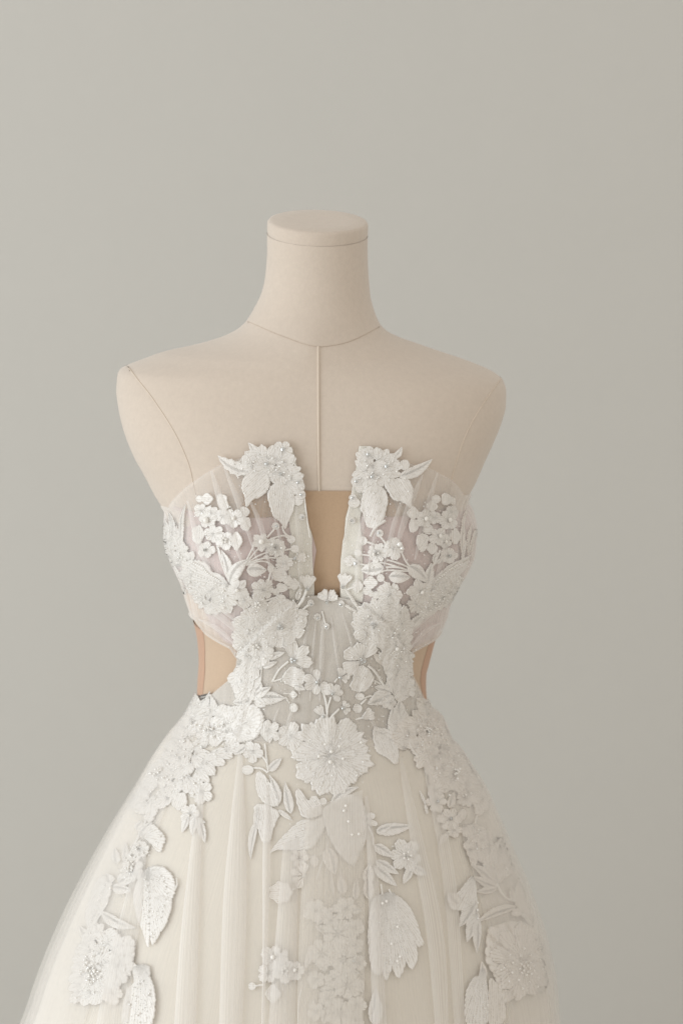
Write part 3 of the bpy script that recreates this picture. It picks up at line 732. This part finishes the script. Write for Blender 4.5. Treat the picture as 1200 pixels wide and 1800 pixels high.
stem([(970,240),(1010,205),(1052,168)], 17); bud((1052,165), 24, gem=3.3)
blossom((590,285), 72, 5, 0, kind='scallop', mid=None); blossom((590,400), 74, 5, 30, kind='scallop', mid=None); blossom((650,490), 88, 6, 0, kind='scallop', mid='pearls'); blossom((572,560), 50, 5, 0, mid=None)
mass([(530,350),(700,300),(740,460),(720,590),(620,640),(540,560)], 14, beads=14)
bud((755,520), 26); leaf((725,582), (860,540), 56); leaf((700,652), (805,610), 46); blossom((925,600), 150, 3, 0, (-125, 30), mid='gems', kind='scallop'); stem([(890,610),(820,670),(770,762)], 17)
shape([(845,730),(870,680),(925,650),(985,670),(1010,710),(1005,760),(960,805),(890,790),(850,765)]); stem([(840,740),(780,760)], 14); leaf((930,790), (1015,820), 55)
leaf((560,830), (560,590), 110, serr=.2); leaf((590,850), (620,620), 70); leaf((600,870), (450,755), 110); stem([(690,610),(685,700),(680,790)], 12); stem([(632,640),(628,760)], 10); leaf((600,870),(500,640),70,serr=.2)
leaf((640,880), (690,770), 80); leaf((640,872), (760,800), 70); leaf((640,885), (865,885), 105); leaf((640,900), (720,945), 80); stem([(850,850),(900,855)], 12); bud((925,860), 28, lob=4); stem([(865,875),(895,925)], 12); bud((928,957), 32, 34)
leaf((600,900), (470,920), 80); leaf((590,880), (560,940), 80)
use('P'); blossom((557,1199), 23, 4, -90, (-200, 20), mid='gem', midr=3.6); stem([(562,1206),(570,1222),(574,1240)], 4); bud((570,1205), 7)
blossom((576,1056), 20, 4, 0, (-165, -5), mid='gem', kind='scallop', midr=3.8); stem([(566,1074),(570,1090),(574,1100)], 3.4); bud((558,1084), 6.5, gem=3.2); bud((574,1100), 5.5, gem=3); 
# --- right half of the bodice
use('B')
mass([(275,230),(360,195),(490,240),(525,340),(430,385),(380,420),(290,450),(248,390),(272,300)], 13, beads=14)
leaf((495,245), (545,172), 42, .1); bud((565,290), 32, 36); leaf((530,368), (745,252), 72, .08); blossom((325,225), 62, 5, 0, mid='gem', midr=15); blossom((445,302), 78, 5, 20, mid='gem'); blossom((352,370), 64, 5, 50, mid='gem')
bud((248,400), 34, gem=3.6); bud((265,440), 26); bud((235,540), 40, 32); bud((226,508), 26, gem=3.4); bud((223,657), 20, gem=3.4); stem([(275,290),(235,400),(205,560),(185,680),(165,800)], 9)
shape([(430,400),(520,378),(590,390),(620,450),(610,530),(607,575),(570,545),(545,530),(500,520),(460,470)])
shape([(320,440),(390,418),(440,460),(455,520),(435,620),(400,680),(345,705),(310,680),(290,610),(275,570),(290,490)]); stem([(440,655),(370,705),(340,762)], 18)
bud((620,607), 36, 40, lob=4); bud((625,690), 32, 46, lob=3); stem([(610,560),(620,580)], 12); stem([(630,650),(660,665)], 10)
bud((775,515), 28); bud((748,562), 34, 36, lob=4); bud((838,515), 32, 40, lob=3); bud((880,525), 18, 26); blossom((695,645), 62, 5, 0, mid='pearl', midr=15); blossom((765,638), 46, 5, 30, mid=None); blossom((875,600), 44, 5, 10, mid=None); blossom((848,655), 64, 5, 40, mid='pearl', midr=16)
bud((722,715), 34, lob=5); blossom((790,760), 64, 5, 10, mid='pearl', midr=14); bud((745,840), 34, 38, lob=4); shape([(650,755),(715,748),(718,800),(700,850),(675,865),(650,820)], name='bud'); bud((895,760), 34, 52, lob=4); blossom((830,797), 46, 5, 20, mid='pearl', midr=11); blossom((855,888), 58, 5, 0, mid='gem')
stem([(800,850),(770,920),(735,980)], 10); stem([(815,870),(790,920),(745,960)], 10); leaf((720,1075), (740,935), 56); leaf((755,935), (775,860), 30); leaf((775,940), (815,900), 26)
bud((400,742), 26, gem=3.3); stem([(408,765),(440,805)], 12); bud((290,790), 30); stem([(318,797),(370,815)], 13); rose((385,870), 66, nb=3); blossom((490,842), 70, 5, 0, kind='scallop', mid=None); bead((530,815), 17, 'clear_bead'); bead((545,840), 12, 'clear_bead')
bud((258,870), 26); stem([(282,880),(350,890)], 12); bud((203,922), 38, 34, lob=4); bud((245,938), 22, gem=3.6); stem([(260,942),(320,950),(420,935),(590,985)], 12)
leaf((425,965), (272,985), 95); leaf((460,1030), (606,1030), 80); leaf((590,955), (718,1065), 90, -.05); stem([(545,865),(570,915),(600,960)], 13); stem([(450,915),(520,935),(595,965)], 13); stem([(440,965),(520,965),(595,985)], 12); stem([(380,1010),(450,985),(595,992)], 12)
bud((340,1067), 46, 40, lob=4); bud((408,1035), 26); stem([(420,1045),(455,1085)], 11); blossom((465,1140), 80, 7, 0, kind='scallop', mid=None, layers=2); bud((318,1120), 30); bud((375,1150), 24); bud((345,1140), 20); stem([(320,1130),(400,1150)], 12)
fan((165,1090), (178,1000), 100, gem=1); stem([(175,1105),(215,1165),(262,1225)], 17); bud((255,1090), 34, 40, lob=4); stem([(190,1110),(250,1090)], 14)
blossom((672,1122), 82, 5, 30, kind='point', mid='pearl', midr=13); blossom((640,1205), 62, 6, 0, kind='scallop', mid=None); blossom((390,1235), 70, 6, 0, kind='scallop', mid=None); blossom((530,1255), 62, 6, 20, kind='scallop', mid=None); blossom((460,1210), 50, 5, 0, mid=None)
shape([(728,1065),(800,1000),(880,940),(960,905),(1000,890),(980,950),(920,1030),(850,1100),(760,1150),(722,1115)], polar=(722,1100)); beadrow([(770,1040),(850,980),(930,935)], 12, 1.5)
mass([(725,1150),(850,1100),(930,1020),(915,1110),(860,1190),(780,1235),(690,1270),(650,1250)], 13, beads=20)
use('R')
leaf((860,850), (900,150), 60, -.05, m='thread2'); leaf((920,800), (960,380), 50, -.03, m='thread2'); leaf((960,760), (1000,460), 40, m='thread2'); leaf((1000, 560), (1050,440), 60); stem([(930,815),(965,800),(985,825),(960,845)], 8)
leaf((830,870),(880,600),40)
use('D')
mass([(380,260),(480,200),(580,220),(760,260),(740,600),(770,840),(670,860),(610,640),(540,470),(380,420)], 15, beads=10, joined=True)
blossom((500,325), 165, 6, 10, kind='scallop', mid='gems'); blossom((500,325), 95, 5, 40, kind='scallop', mid=None); bud((262,170), 24, gem=3.3); stem([(288,180),(370,232)], 17); blossom((700,285), 72, 6, 0, kind='scallop', mid=None); leaf((765,365), (885,250), 64); leaf((745,420), (790,330), 70)
blossom((690,400), 88, 6, 20, kind='scallop', mid=None); blossom((665,500), 76, 6, 0, kind='scallop', mid='pearl', midr=16); blossom((700,590), 60, 5, 0, kind='scallop', mid=None)
mass([(590,380),(730,350),(755,480),(750,600),(640,600),(600,500)], 14, beads=14)
blossom((415,602), 145, 4, 0, (130, 325), mid='gems', kind='scallop'); stem([(450,635),(510,690),(570,790)], 20); shape([(350,672),(420,645),(480,690),(495,750),(460,812),(380,842),(318,795),(345,745)]); stem([(495,752),(550,780)], 15)
blossom((245,727), 72, 4, 0, (-115, 60), mid='gem', midr=16); blossom((188,848), 80, 5, 0, (-190, 80), mid='gem', midr=16); fan((122,1022), (70,945), 80, gem=1); blossom((265,960), 60, 4, 0, (-90, 80), mid='gem', midr=16); stem([(112,825),(140,920),(150,1040)], 14); stem([(178,875),(155,950),(150,1000)], 14); stem([(240,968),(190,1015),(160,1050)], 16); stem([(225,735),(205,765)], 12)
bud((393,875), 32, 28); stem([(422,885),(480,868)], 13); bud((376,965), 34); stem([(400,935),(440,890)], 13); leaf((620,850), (448,930), 110); leaf((620,830), (500,800), 60); blossom((610,920), 55, 5, 0, kind='scallop', mid=None); fan((410,1035), (500,990), 100); stem([(360,1052),(420,1032)], 14)
leaf((500,548), (602,660), 52, m='thread2'); stem([(530,530),(585,590),(608,680),(612,765)], 14); leaf((640,860), (700,620), 110, serr=.2); leaf((660,870), (745,640), 100, serr=.2); leaf((690,870), (770,740), 90); leaf((600,850), (640,690), 60); stem([(650,650),(655,780)], 12)
leaf((680,1195), (635,950), 120); leaf((700,1200), (690,900), 150); leaf((660,890), (760,870), 60)
# --- waist and centre front
use('E')
blossom((605,365), 205, 9, 28, kind='scallop', mid=None, hgt=.0010); blossom((605,365), 222, 10, 8, kind='frill', mid=None, layers=2, hgt=.0016); blossom((605,365), 120, 13, 0, kind='frill', mid=None, layers=2, hgt=.0018)
for p, r in (((605,345),16), ((570,300),13), ((652,312),13), ((535,372),14), ((672,385),13), ((600,405),18), ((775,292),12), ((520,185),9), ((620,430),9)): bead(p, r*.68, 'pearl', up=.0042)
shape([(850,205),(900,198),(940,210),(985,260),(1000,300),(1000,380),(985,410),(930,370),(870,330)]); leaf((850,215), (990,300), 70)
blossom((235,215), 70, 4, 90, (-200, 20), kind='scallop', mid=None); bud((235,215), 40, 58, lob=4); bud((285,245), 24, 30); blossom((370,245), 82, 5, 0, kind='scallop', mid=None); stem([(220,290),(228,370),(240,460)], 13); blossom((150,338), 62, 5, 20, kind='scallop', mid=None); leaf((110,300), (40,355), 50); bud((120,445), 34, 28)
stem([(150,432),(200,435),(235,460)], 12); leaf((240,452), (318,375), 50); stem([(185,350),(222,385),(240,430)], 12)
shape([(180,455),(215,470),(250,520),(300,600),(300,650),(250,655),(200,620),(170,560),(165,500)]); leaf((305,640), (245,475), 50, .05); leaf((372,700), (338,520), 56); leaf((300,680), (380,740), 30)
shape([(160,655),(230,650),(300,690),(290,740),(265,800),(250,858),(205,862),(180,800),(165,740)]); leaf((170,745), (135,970), 44, .05); leaf((175,660),(160,800),34)
shape([(400,570),(425,560),(470,625),(490,600),(530,605),(555,690),(500,725),(440,715),(410,650)]); bud((560,630), 22); leaf((605,650), (770,545), 56, -.1)
shape([(560,690),(610,640),(680,590),(760,600),(800,650),(812,760),(810,850),(760,960),(740,1005),(680,960),(630,900),(590,820)], hgt=.0013); 
for p in ((690,660),(680,690),(705,752),(765,826),(725,830)): bead(p, 9, 'pearl', up=.003)
shape([(248,930),(300,860),(370,790),(430,740),(500,740),(555,722),(562,790),(520,870),(480,905),(400,915),(300,912)]); leaf((545,740), (430,880), 40)
use('E', -0.0007)
stem([(592,860),(575,915),(530,940),(480,955)], 8); leaf((585,900), (630,1060), 84, m='thread2'); bud((510,980), 24, 32, m='thread2'); blossom((420,960), 58, 6, 0, kind='scallop', mid=None, m='thread2'); stem([(572,935),(545,1010),(520,1090)], 7)
use('E')
bud((838,715), 26, 22); bud((845,755), 34, 18, 20); stem([(825,775),(850,830),(855,885)], 12); leaf((870,800), (1085,770), 72, .02); leaf((872,812), (960,770), 50)
blossom((1045,950), 98, 6, 10, kind='scallop', mid='pearls', layers=2); leaf((860,885), (975,955), 62); leaf((868,975), (1002,1055), 56); leaf((860,1010), (990,1125), 62); leaf((1075,1020), (1030,1112), 50); leaf((1080,1015), (1172,1060), 56)
use('H')
for pts in ([(785,300),(830,265),(900,270),(880,420),(850,560),(835,650),(810,665),(785,640),(768,560),(765,420)], [(830,300),(900,270),(950,420),(960,560),(930,665),(905,668),(885,630),(850,500)], [(840,330),(870,420),(900,560),(880,640),(855,692),(835,640),(815,480)], [(900,272),(960,310),(1000,380),(1030,470),(1042,515),(1000,520),(950,480),(910,380)], [(920,380),(980,460),(1012,560),(992,632),(965,620),(930,520)]): shape(pts, polar=(850,250), hgt=.0012)
for p in ((905,428),(812,463),(875,513),(918,577),(850,300),(830,310),(905,600)): bead(p, 8, 'pearl', up=.003)
stem([(828,210),(836,265)], 9); stem([(868,235),(882,268)], 9)
blossom((285,580), 60, 5, 0, kind='scallop', mid='pearl'); blossom((345,650), 62, 5, 20, kind='scallop', mid='pearls'); blossom((262,660), 50, 5, 0, kind='scallop', mid=None); bud((285,762), 36, 44, lob=4); blossom((395,645), 50, 5, 0, kind='scallop', mid='pearl'); bud((180,725), 20); stem([(198,722),(245,715)], 10); bud((330,590),30,lob=4); bud((345,560),16,22)
stem([(428,740),(415,800),(410,914)], 7); leaf((790,914), (805,732), 62); leaf((800,914), (830,800), 50)
bud((325,253), 58, 54, lob=7, m='thread2'); stem([(380,240),(415,225)], 8)
leaf((1215,310), (1165,255), 60, m='thread2')
FL0 = FLAT; FLAT = .40
use('H', -0.0002)
for a in ((500,345,60,5), (650,335,62,6), (575,395,44,5), (610,460,72,7), (695,430,50,5), (695,520,46,5), (530,560,70,7), (640,590,70,7), (715,610,40,5), (500,690,46,5), (590,690,48,5), (660,720,66,7), (560,785,52,6), (500,850,46,5), (620,860,70,7), (705,820,50,5), (700,895,44,5)): blossom((a[0],a[1]), a[2], a[3], RN.uniform(0,60), kind='scallop', mid=None, m='thread_veil', hgt=.0013)
for b0, t0, w_ in (((560,440),(500,430),40), ((620,530),(560,500),40), ((560,640),(500,610),36), ((720,690),(735,760),36), ((590,740),(520,740),40), ((680,350),(730,340),34), ((540,910),(560,840),40), ((660,650),(720,660),36)): leaf(b0, t0, w_, m='thread_veil')
seeds([q2(p) for p in ((480,320),(738,320),(738,914),(500,914))], 14)
FLAT = FL0; use('H', -0.0003)
leaf((640,260), (625,170), 50, m='thread2'); leaf((590,330),(500,420),40,m='thread2'); stem([(500,420),(545,470),(560,530)], 7, 'thread2'); leaf((700,290),(705,180),36,m='thread2'); leaf((480,540),(445,640),34,m='thread2'); leaf((590,270),(575,140),16,m='thread2'); blossom((440,170), 62, 5, 0, (100, 300), kind='scallop', mid=None, m='thread2'); leaf((760,210),(770,110),60,m='thread2'); leaf((770,290),(760,160),56,m='thread2')
bead((690,600), 9, 'rhinestone'); bead((700,575), 6, 'clear_bead'); bead((487,803), 6, 'clear_bead')
# --- left hip
use('F')
mass([(640,20),(690,110),(760,60),(830,110),(900,110),(960,330),(870,430),(760,550),(690,610),(640,655),(560,650),(500,690),(400,780),(300,830),(210,775),(290,690),(350,560),(480,400),(540,280),(570,180)], 16.5, beads=50, size=1.0)
rose((770,255), 120, squash=(1, .8, -30), nb=14); rose((400,570), 95, squash=(.9, 1, 0), nb=12); leaf((640,40), (690,60), 50); leaf((640,150), (670,10), 60); leaf((700,130), (745,20), 80); leaf((800,130), (840,95), 60)
shape([(880,110),(950,80),(1080,78),(1130,140),(1138,200),(1080,310),(960,328),(900,230)], polar=(900,260), hgt=.0013); shape([(1000,110),(1090,100),(1125,190),(1060,280),(990,240)], polar=(1010,200), hgt=.0013)
leaf((930,420), (960,340), 60); leaf((870,420), (930,300), 60); blossom((600,570), 110, 6, 0, (20, 160), kind='scallop', mid=None)
bud((545,750), 52, 64, 20, lob=5); blossom((700,690), 88, 5, 30, kind='scallop', mid=None); bead((645,710), 9, 'pearl'); bead((615,857), 9, 'pearl'); blossom((620,840), 70, 5, 0, kind='scallop', mid=None); leaf((600,860), (560,975), 50); leaf((650,860), (630,990), 60); leaf((680,890), (722,1045), 60); leaf((660,880),(725,905),40)
stem([(310,880),(270,960),(210,1090),(165,1180)], 14); bud((330,870), 34, 30, lob=4); leaf((265,1005), (350,900), 70); shape([(280,990),(350,912),(430,990),(435,1040),(400,1110),(345,1055)], polar=(275,1000)); leaf((240,960), (280,890), 60); rose((265,1090), 62, nb=3); blossom((215,1200), 76, 6, 0, kind='scallop', mid='pearls'); leaf((160,1185), (170,1045), 50); leaf((100,1190), (90,1080), 60); leaf((60,1330), (30,1260), 80); leaf((120,1330), (250,1260), 70); seeds([q2(p) for p in ((100,1250),(250,1050),(420,960),(430,1080),(260,1260))], 16)
use('G')
leaf((590,240), (695,256), 56); bead((592,247), 10, 'pearl'); rose((695,160), 66, squash=(1,.8,-20), nb=4); leaf((620,210), (700,170), 60)
for pts in ([(740,180),(800,128),(850,160),(830,300),(800,420),(780,550),(752,480),(715,380),(705,270)], [(800,130),(870,138),(918,200),(912,290),(860,330),(820,300),(790,200)], [(830,290),(905,300),(890,400),(850,470),(800,540),(790,450)]): shape(pts, polar=(780,170), hgt=.0013)
beadrow([(770,200),(790,300),(785,420),(790,500)], 10, 1.7); beadrow([(850,180),(880,260),(850,400)], 8, 1.5); stem([(905,280),(932,230),(930,190)], 8)
shape([(520,190),(580,175),(585,260),(560,330),(520,400),(490,470),(460,450),(450,370),(480,270)]); leaf((560,200), (480,440), 60); beadrow([(560,230),(520,330),(490,420)], 8, 1.5)
leaf((535,370), (715,450), 60, .10); leaf((470,525), (420,440), 50)
rose((500,680), 150, squash=(.75,1,0), nb=20); mass([(480,470),(520,450),(625,510),(680,530),(670,680),(650,720),(540,760),(510,830),(400,835),(385,780),(420,600)], 15, beads=30, joined=True); rose((480,700), 95, nb=16, squash=(.85,1,0)); blossom((590,800), 60, 5, 0, kind='scallop', mid=None, m='thread2'); leaf((620,590), (685,525), 60)
for pts in ([(700,660),(780,655),(790,760),(770,960),(650,960),(645,880),(665,780),(705,735)], [(760,680),(805,740),(822,850),(800,960),(745,960),(740,800)]): shape(pts, polar=(740,650), hgt=.0012)
seeds([q2(p) for p in ((700,680),(790,680),(815,850),(790,955),(650,955),(660,800))], 22)
# --- right hip
use('J')
mass([(210,150),(265,85),(330,155),(400,205),(450,330),(540,450),(615,560),(670,660),(715,720),(640,790),(560,640),(490,640),(440,630),(390,655),(310,530),(240,460),(190,380),(150,330),(100,315),(60,300),(150,180)], 16.5, m='thread2', beads=46, size=1.1)
rose((290,260), 100, squash=(.85,1,0), m='thread2', nb=12); rose((470,560), 90, squash=(.8,1,0), m='thread2', nb=8); leaf((240,170), (270,80), 70, m='thread2'); leaf((360,190), (340,140), 70, m='thread2'); stem([(150,338),(200,420),(300,520),(370,620)], 14)
bead((285,275), 14, 'rhinestone'); bead((330,240), 8, 'clear_bead'); bead((270,250), 9, 'clear_bead')
blossom((335,680), 58, 5, 0, kind='scallop', mid=None, m='thread2'); blossom((345,760), 76, 6, 0, kind='scallop', mid='gem', m='thread2'); leaf((268,770), (228,680), 16); leaf((282,840), (262,760), 18); rose((550,725), 66, m='thread2', nb=3); leaf((440,800), (470,690), 60, m='thread2'); leaf((390,690),(440,640),50,m='thread2'); bead((430,715),9,'clear_bead')
blossom((440,880), 84, 6, 0, kind='scallop', mid='gem', m='thread2'); blossom((470,955), 58, 5, 0, kind='scallop', mid=None, m='thread2'); leaf((430,975), (365,1062), 46, m='thread2'); bud((525,850), 30, 42, 20, m='thread2'); blossom((660,740), 66, 5, 0, kind='scallop', mid=None, m='thread2'); bud((645,815), 34, 40, m='thread2'); stem([(640,840),(625,900),(620,950)], 13)
mass([(560,950),(620,930),(660,960),(680,1040),(690,1150),(590,1160),(580,1060)], 15, flow=80, m='thread2', beads=8, joined=True); leaf((720,1050), (705,950), 50, m='thread2'); leaf((740,1300), (720,1010), 110, m='thread2'); leaf((760,1240), (830,980), 130, m='thread2', serr=.1); leaf((770,1280), (900,1140), 120, m='thread2')
use('I')
leaf((440,250), (300,135), 62, .08, m='thread2'); leaf((445,262), (308,205), 54, m='thread2'); leaf((440,272), (328,292), 46, m='thread2'); shape([(470,110),(520,75),(568,110),(550,170),(490,212),(462,190)], m='thread2'); bead((490,160), 8, 'clear_bead'); leaf((452,240), (400,60), 90, m='thread2'); leaf((460,240),(470,110),60,m='thread2'); stem([(380,130),(430,200),(460,270),(500,325),(550,345)], 13)
shape([(300,200),(325,250),(330,330),(325,420),(300,360),(240,400),(180,385),(160,310),(220,290)], polar=(320,200)); leaf((320,340), (225,498), 80, serr=.2); leaf((325,400), (268,585), 70, serr=.2); leaf((328,430), (325,650), 56); bead((325,357), 8, 'pearl'); bead((325,400), 9, 'clear_bead'); bead((328,448), 8, 'clear_bead')
shape([(570,210),(610,220),(650,340),(690,440),(690,490),(640,450),(565,385),(550,300)], m='thread2'); leaf((545,345), (525,260), 34, m='thread2'); leaf((555,378), (330,470), 56, .06, m='thread2'); bud((563,412), 28, 24, m='thread2'); stem([(590,415),(650,485)], 20)
shape([(400,520),(450,490),(540,465),(640,490),(720,560),(750,700),(765,820),(740,870),(660,890),(590,890),(540,920),(490,940),(460,850),(420,760),(385,680)], polar=(600,740), m='thread2', hgt=.0004)
use('I', .0014)
blossom((590,700), 215, 11, 0, kind='scallop', mid=None, m='thread2', layers=3, squash=(.78,1,0)); blossom((600,745), 95, 8, 0, kind='scallop', mid='pearls', m='thread2', layers=2)
for R_ in (45, 95, 140):
    for k in range(9): a = k*.7+R_; bead((600+R_*cos(a)*.95, 745+R_*sin(a)*.85), RN.uniform(5, 8), RN.choice(('clear_bead', 'clear_bead', 'pearl')), up=.0036)
use('I')
for pts in ([(350,740),(375,760),(385,850),(390,1000),(380,1067),(300,1067),(310,900)], [(340,790),(330,900),(340,1067),(270,1067),(258,930),(290,820)]): shape(pts, polar=(350,740))
shape([(400,820),(450,830),(490,930),(500,1020),(470,1067),(400,1067)], m='thread2'); leaf((470,930), (530,880), 60, m='thread2'); leaf((375,800),(355,700),40,m='thread2')
seeds([q2(p) for p in ((300,900),(380,800),(390,1060),(280,1060))], 10)

# --- single folds of tulle that stand off the skirt, and the overlay down the centre front
def fold(lft, rgt, off=.0012, m='tulle_veil', bulge=.004, name='tulle_fold'):
    if lft[-1][1] > 1800: lft, rgt = ([*e, (2*e[-1][0]-e[-2][0], 2000), (4*e[-1][0]-3*e[-2][0], 2350)] for e in (lft, rgt))
    NJ = 70 if lft[-1][1] > 1800 else 40
    A, B_ = spline(lft, NJ), spline(rgt, NJ); V, uv, NU = [], [], 10
    for j in range(NJ):
        e = sm(j/10.0)
        for i in range(NU+1):
            t = i/NU; p = A[j].lerp(B_[j], t); s, n = dress.hit(p.x, p.y); V.append(s+n*(off+bulge*e*(4*t*(1-t))**.6)); uv.append((t*.5, j/NJ))
    W = NU+1; fs = [(j*W+i, j*W+i+1, (j+1)*W+i+1, (j+1)*W+i) for j in range(NJ-1) for i in range(NU)]
    return mesh(name, V, fs, M[m], dr, uv)
fold([(538,1425),(530,1560),(524,1700),(522,1830)], [(636,1390),(638,1520),(640,1680),(637,1830)], .0028, bulge=.003, m='tulle_over', name='centre_overlay')
fold([(498,1480),(490,1580),(480,1700),(470,1830)], [(524,1470),(523,1580),(521,1700),(519,1830)], .0009)
fold([(420,1318),(405,1450),(392,1600),(385,1830)], [(427,1330),(432,1450),(434,1600),(425,1830)], .0008)
fold([(468,1380),(462,1500),(462,1650),(460,1830)], [(473,1380),(476,1500),(470,1650),(464,1830)], .0008)
fold([(352,1380),(335,1500),(318,1650),(305,1830)], [(360,1380),(355,1500),(350,1650),(345,1830)], .0008)
fold([(700,1330),(716,1450),(748,1640),(766,1830)], [(706,1330),(736,1450),(778,1640),(788,1830)], .0006, 'tulle_gather')
fold([(735,1310),(752,1400),(778,1560),(800,1830)], [(742,1310),(768,1400),(800,1560),(818,1830)], .0006, 'tulle_gather')
fold([(640,1400),(645,1520),(650,1680),(655,1830)], [(646,1400),(662,1520),(672,1680),(680,1830)], .0007)
fold([(250,1480),(215,1600),(190,1700),(165,1830)], [(260,1480),(250,1600),(235,1700),(225,1830)], .0004, 'tulle_gather')

def strip(pts, wd, m='tulle_gather'):
    P = [Vector(p) for p in pts]; A, B_ = [], []
    for i, p in enumerate(P):
        d = (P[min(i+1, len(P)-1)]-P[max(0, i-1)]).normalized(); e = Vector((-d.y, d.x)); k = wd/2*(.3 if i == 0 else .25 if i == len(P)-1 else 1)
        A.append(p+e*k); B_.append(p-e*k)
    return fold(A, B_, .0003, m, .0012, 'gathered_fold')
for pts, wd in (([(372,828),(395,900),(430,1000)],15), ([(393,818),(418,880),(452,985)],10), ([(435,870),(460,930),(478,1020)],9), ([(520,890),(527,960),(528,1046)],13), ([(480,900),(495,960),(505,1030)],6), ([(330,880),(352,960),(385,1040)],12), ([(352,1062),(390,1085),(430,1122)],12), ([(350,1088),(385,1106),(422,1140)],8), ([(344,1040),(385,1068),(425,1098)],7),
                ([(742,835),(715,900),(690,985)],12), ([(768,832),(748,900),(728,985)],11), ([(706,880),(690,930),(672,1010)],9), ([(640,900),(632,960),(626,1042)],13), ([(668,900),(655,960),(645,1020)],6), ([(800,870),(785,950),(760,1030)],10), ([(778,1062),(745,1085),(712,1122)],12), ([(774,1094),(745,1110),(718,1142)],8),
                ([(568,1085),(566,1150),(562,1232)],9), ([(582,1085),(592,1150),(602,1228)],7), ([(600,1075),(618,1130),(628,1200)],6), ([(545,1075),(535,1140),(525,1228)],8), ([(556,1082),(550,1150),(545,1232)],5), ([(520,1235),(510,1262),(500,1290)],8), ([(490,1245),(482,1270),(476,1292)],6), ([(640,1240),(655,1270),(668,1300)],7)): strip(pts, wd)

def glitter(areas):
    """tiny faceted beads strewn over the needlework, too small to pick apart"""
    bm = bmesh.new(); bmesh.ops.create_icosphere(bm, subdivisions=1, radius=1); bv = [v.co.copy() for v in bm.verts]; bf = [tuple(v.index for v in f.verts) for f in bm.faces]; bm.free()
    V, F = [], []
    for crop, poly, n in areas:
        use(crop); P = [q2(p) for p in poly]; x0 = min(p.x for p in P); x1 = max(p.x for p in P); y0 = min(p.y for p in P); y1 = max(p.y for p in P); k = 0
        while k < n:
            p = Vector((RN.uniform(x0, x1), RN.uniform(y0, y1)))
            if not inside(p, P): continue
            if COVER_BVH.ray_cast(CAM, ray(p.x, p.y))[0] is None or dress.bvh.ray_cast(CAM, ray(p.x+5, p.y))[0] is None or dress.bvh.ray_cast(CAM, ray(p.x-5, p.y))[0] is None: n -= 1; k -= 1; continue
            k += 1; s, nn = lay(p.x, p.y); r = RN.uniform(.7, 1.25)*PX; c = s+nn*(.0014+r*.3); Q = Matrix.Rotation(RN.uniform(0, 6), 3, Vector((RN.gauss(0, 1), RN.gauss(0, 1), RN.gauss(0, 1))).normalized()); b0 = len(V)
            V.extend(c + (Q @ q)*r*1.15 for q in bv); F.extend(tuple(b0+i for i in f) for f in bf)
    o = mesh('seed_beads', V, F, M['bead'], dr, smooth=False); o['kind'] = 'stuff'
glitter([('A',((640,190),(880,200),(940,420),(800,600),(600,480),(500,270)),60), ('A',((300,460),(620,560),(560,800),(350,860),(280,680)),50), ('A',((120,600),(240,850),(480,1000),(520,1150),(380,1190),(200,960)),80), ('A',((520,760),(1000,760),(1000,1200),(520,1200)),70),
    ('B',((250,200),(560,230),(640,420),(440,700),(290,650)),60), ('B',((640,500),(930,520),(920,900),(700,860)),50), ('B',((1000,890),(900,1180),(700,1260),(700,1080)),70), ('B',((150,760),(700,760),(700,1250),(200,1250)),70),
    ('C',((520,180),(1000,180),(1050,860),(500,1180),(420,900)),130), ('D',((270,150),(900,180),(760,880),(700,1200),(350,900)),130), ('E',((360,180),(850,180),(800,560),(400,560)),90), ('E',((160,450),(560,560),(800,640),(790,980),(420,900),(180,850)),50),
    ('F',((640,20),(900,110),(960,330),(760,550),(300,830),(210,775),(480,400)),150), ('F',((300,900),(440,1000),(250,1300),(80,1300)),60), ('J',((210,150),(330,155),(450,330),(715,720),(560,640),(190,380)),130), ('J',((580,900),(700,1000),(900,1250),(760,1320),(600,1150)),60),
    ('G',((720,170),(920,180),(870,420),(780,540)),70), ('G',((480,460),(680,540),(640,800),(400,830)),110), ('G',((700,660),(820,800),(790,955),(650,955)),60), ('I',((400,520),(720,560),(765,840),(540,920)),100), ('I',((280,800),(390,800),(390,1060),(270,1060)),40), ('H',((780,290),(1020,500),(860,680)),40), ('H',((230,540),(420,620),(300,790)),30), ('E',((960,870),(1140,900),(1100,1040),(960,1020)),20)])
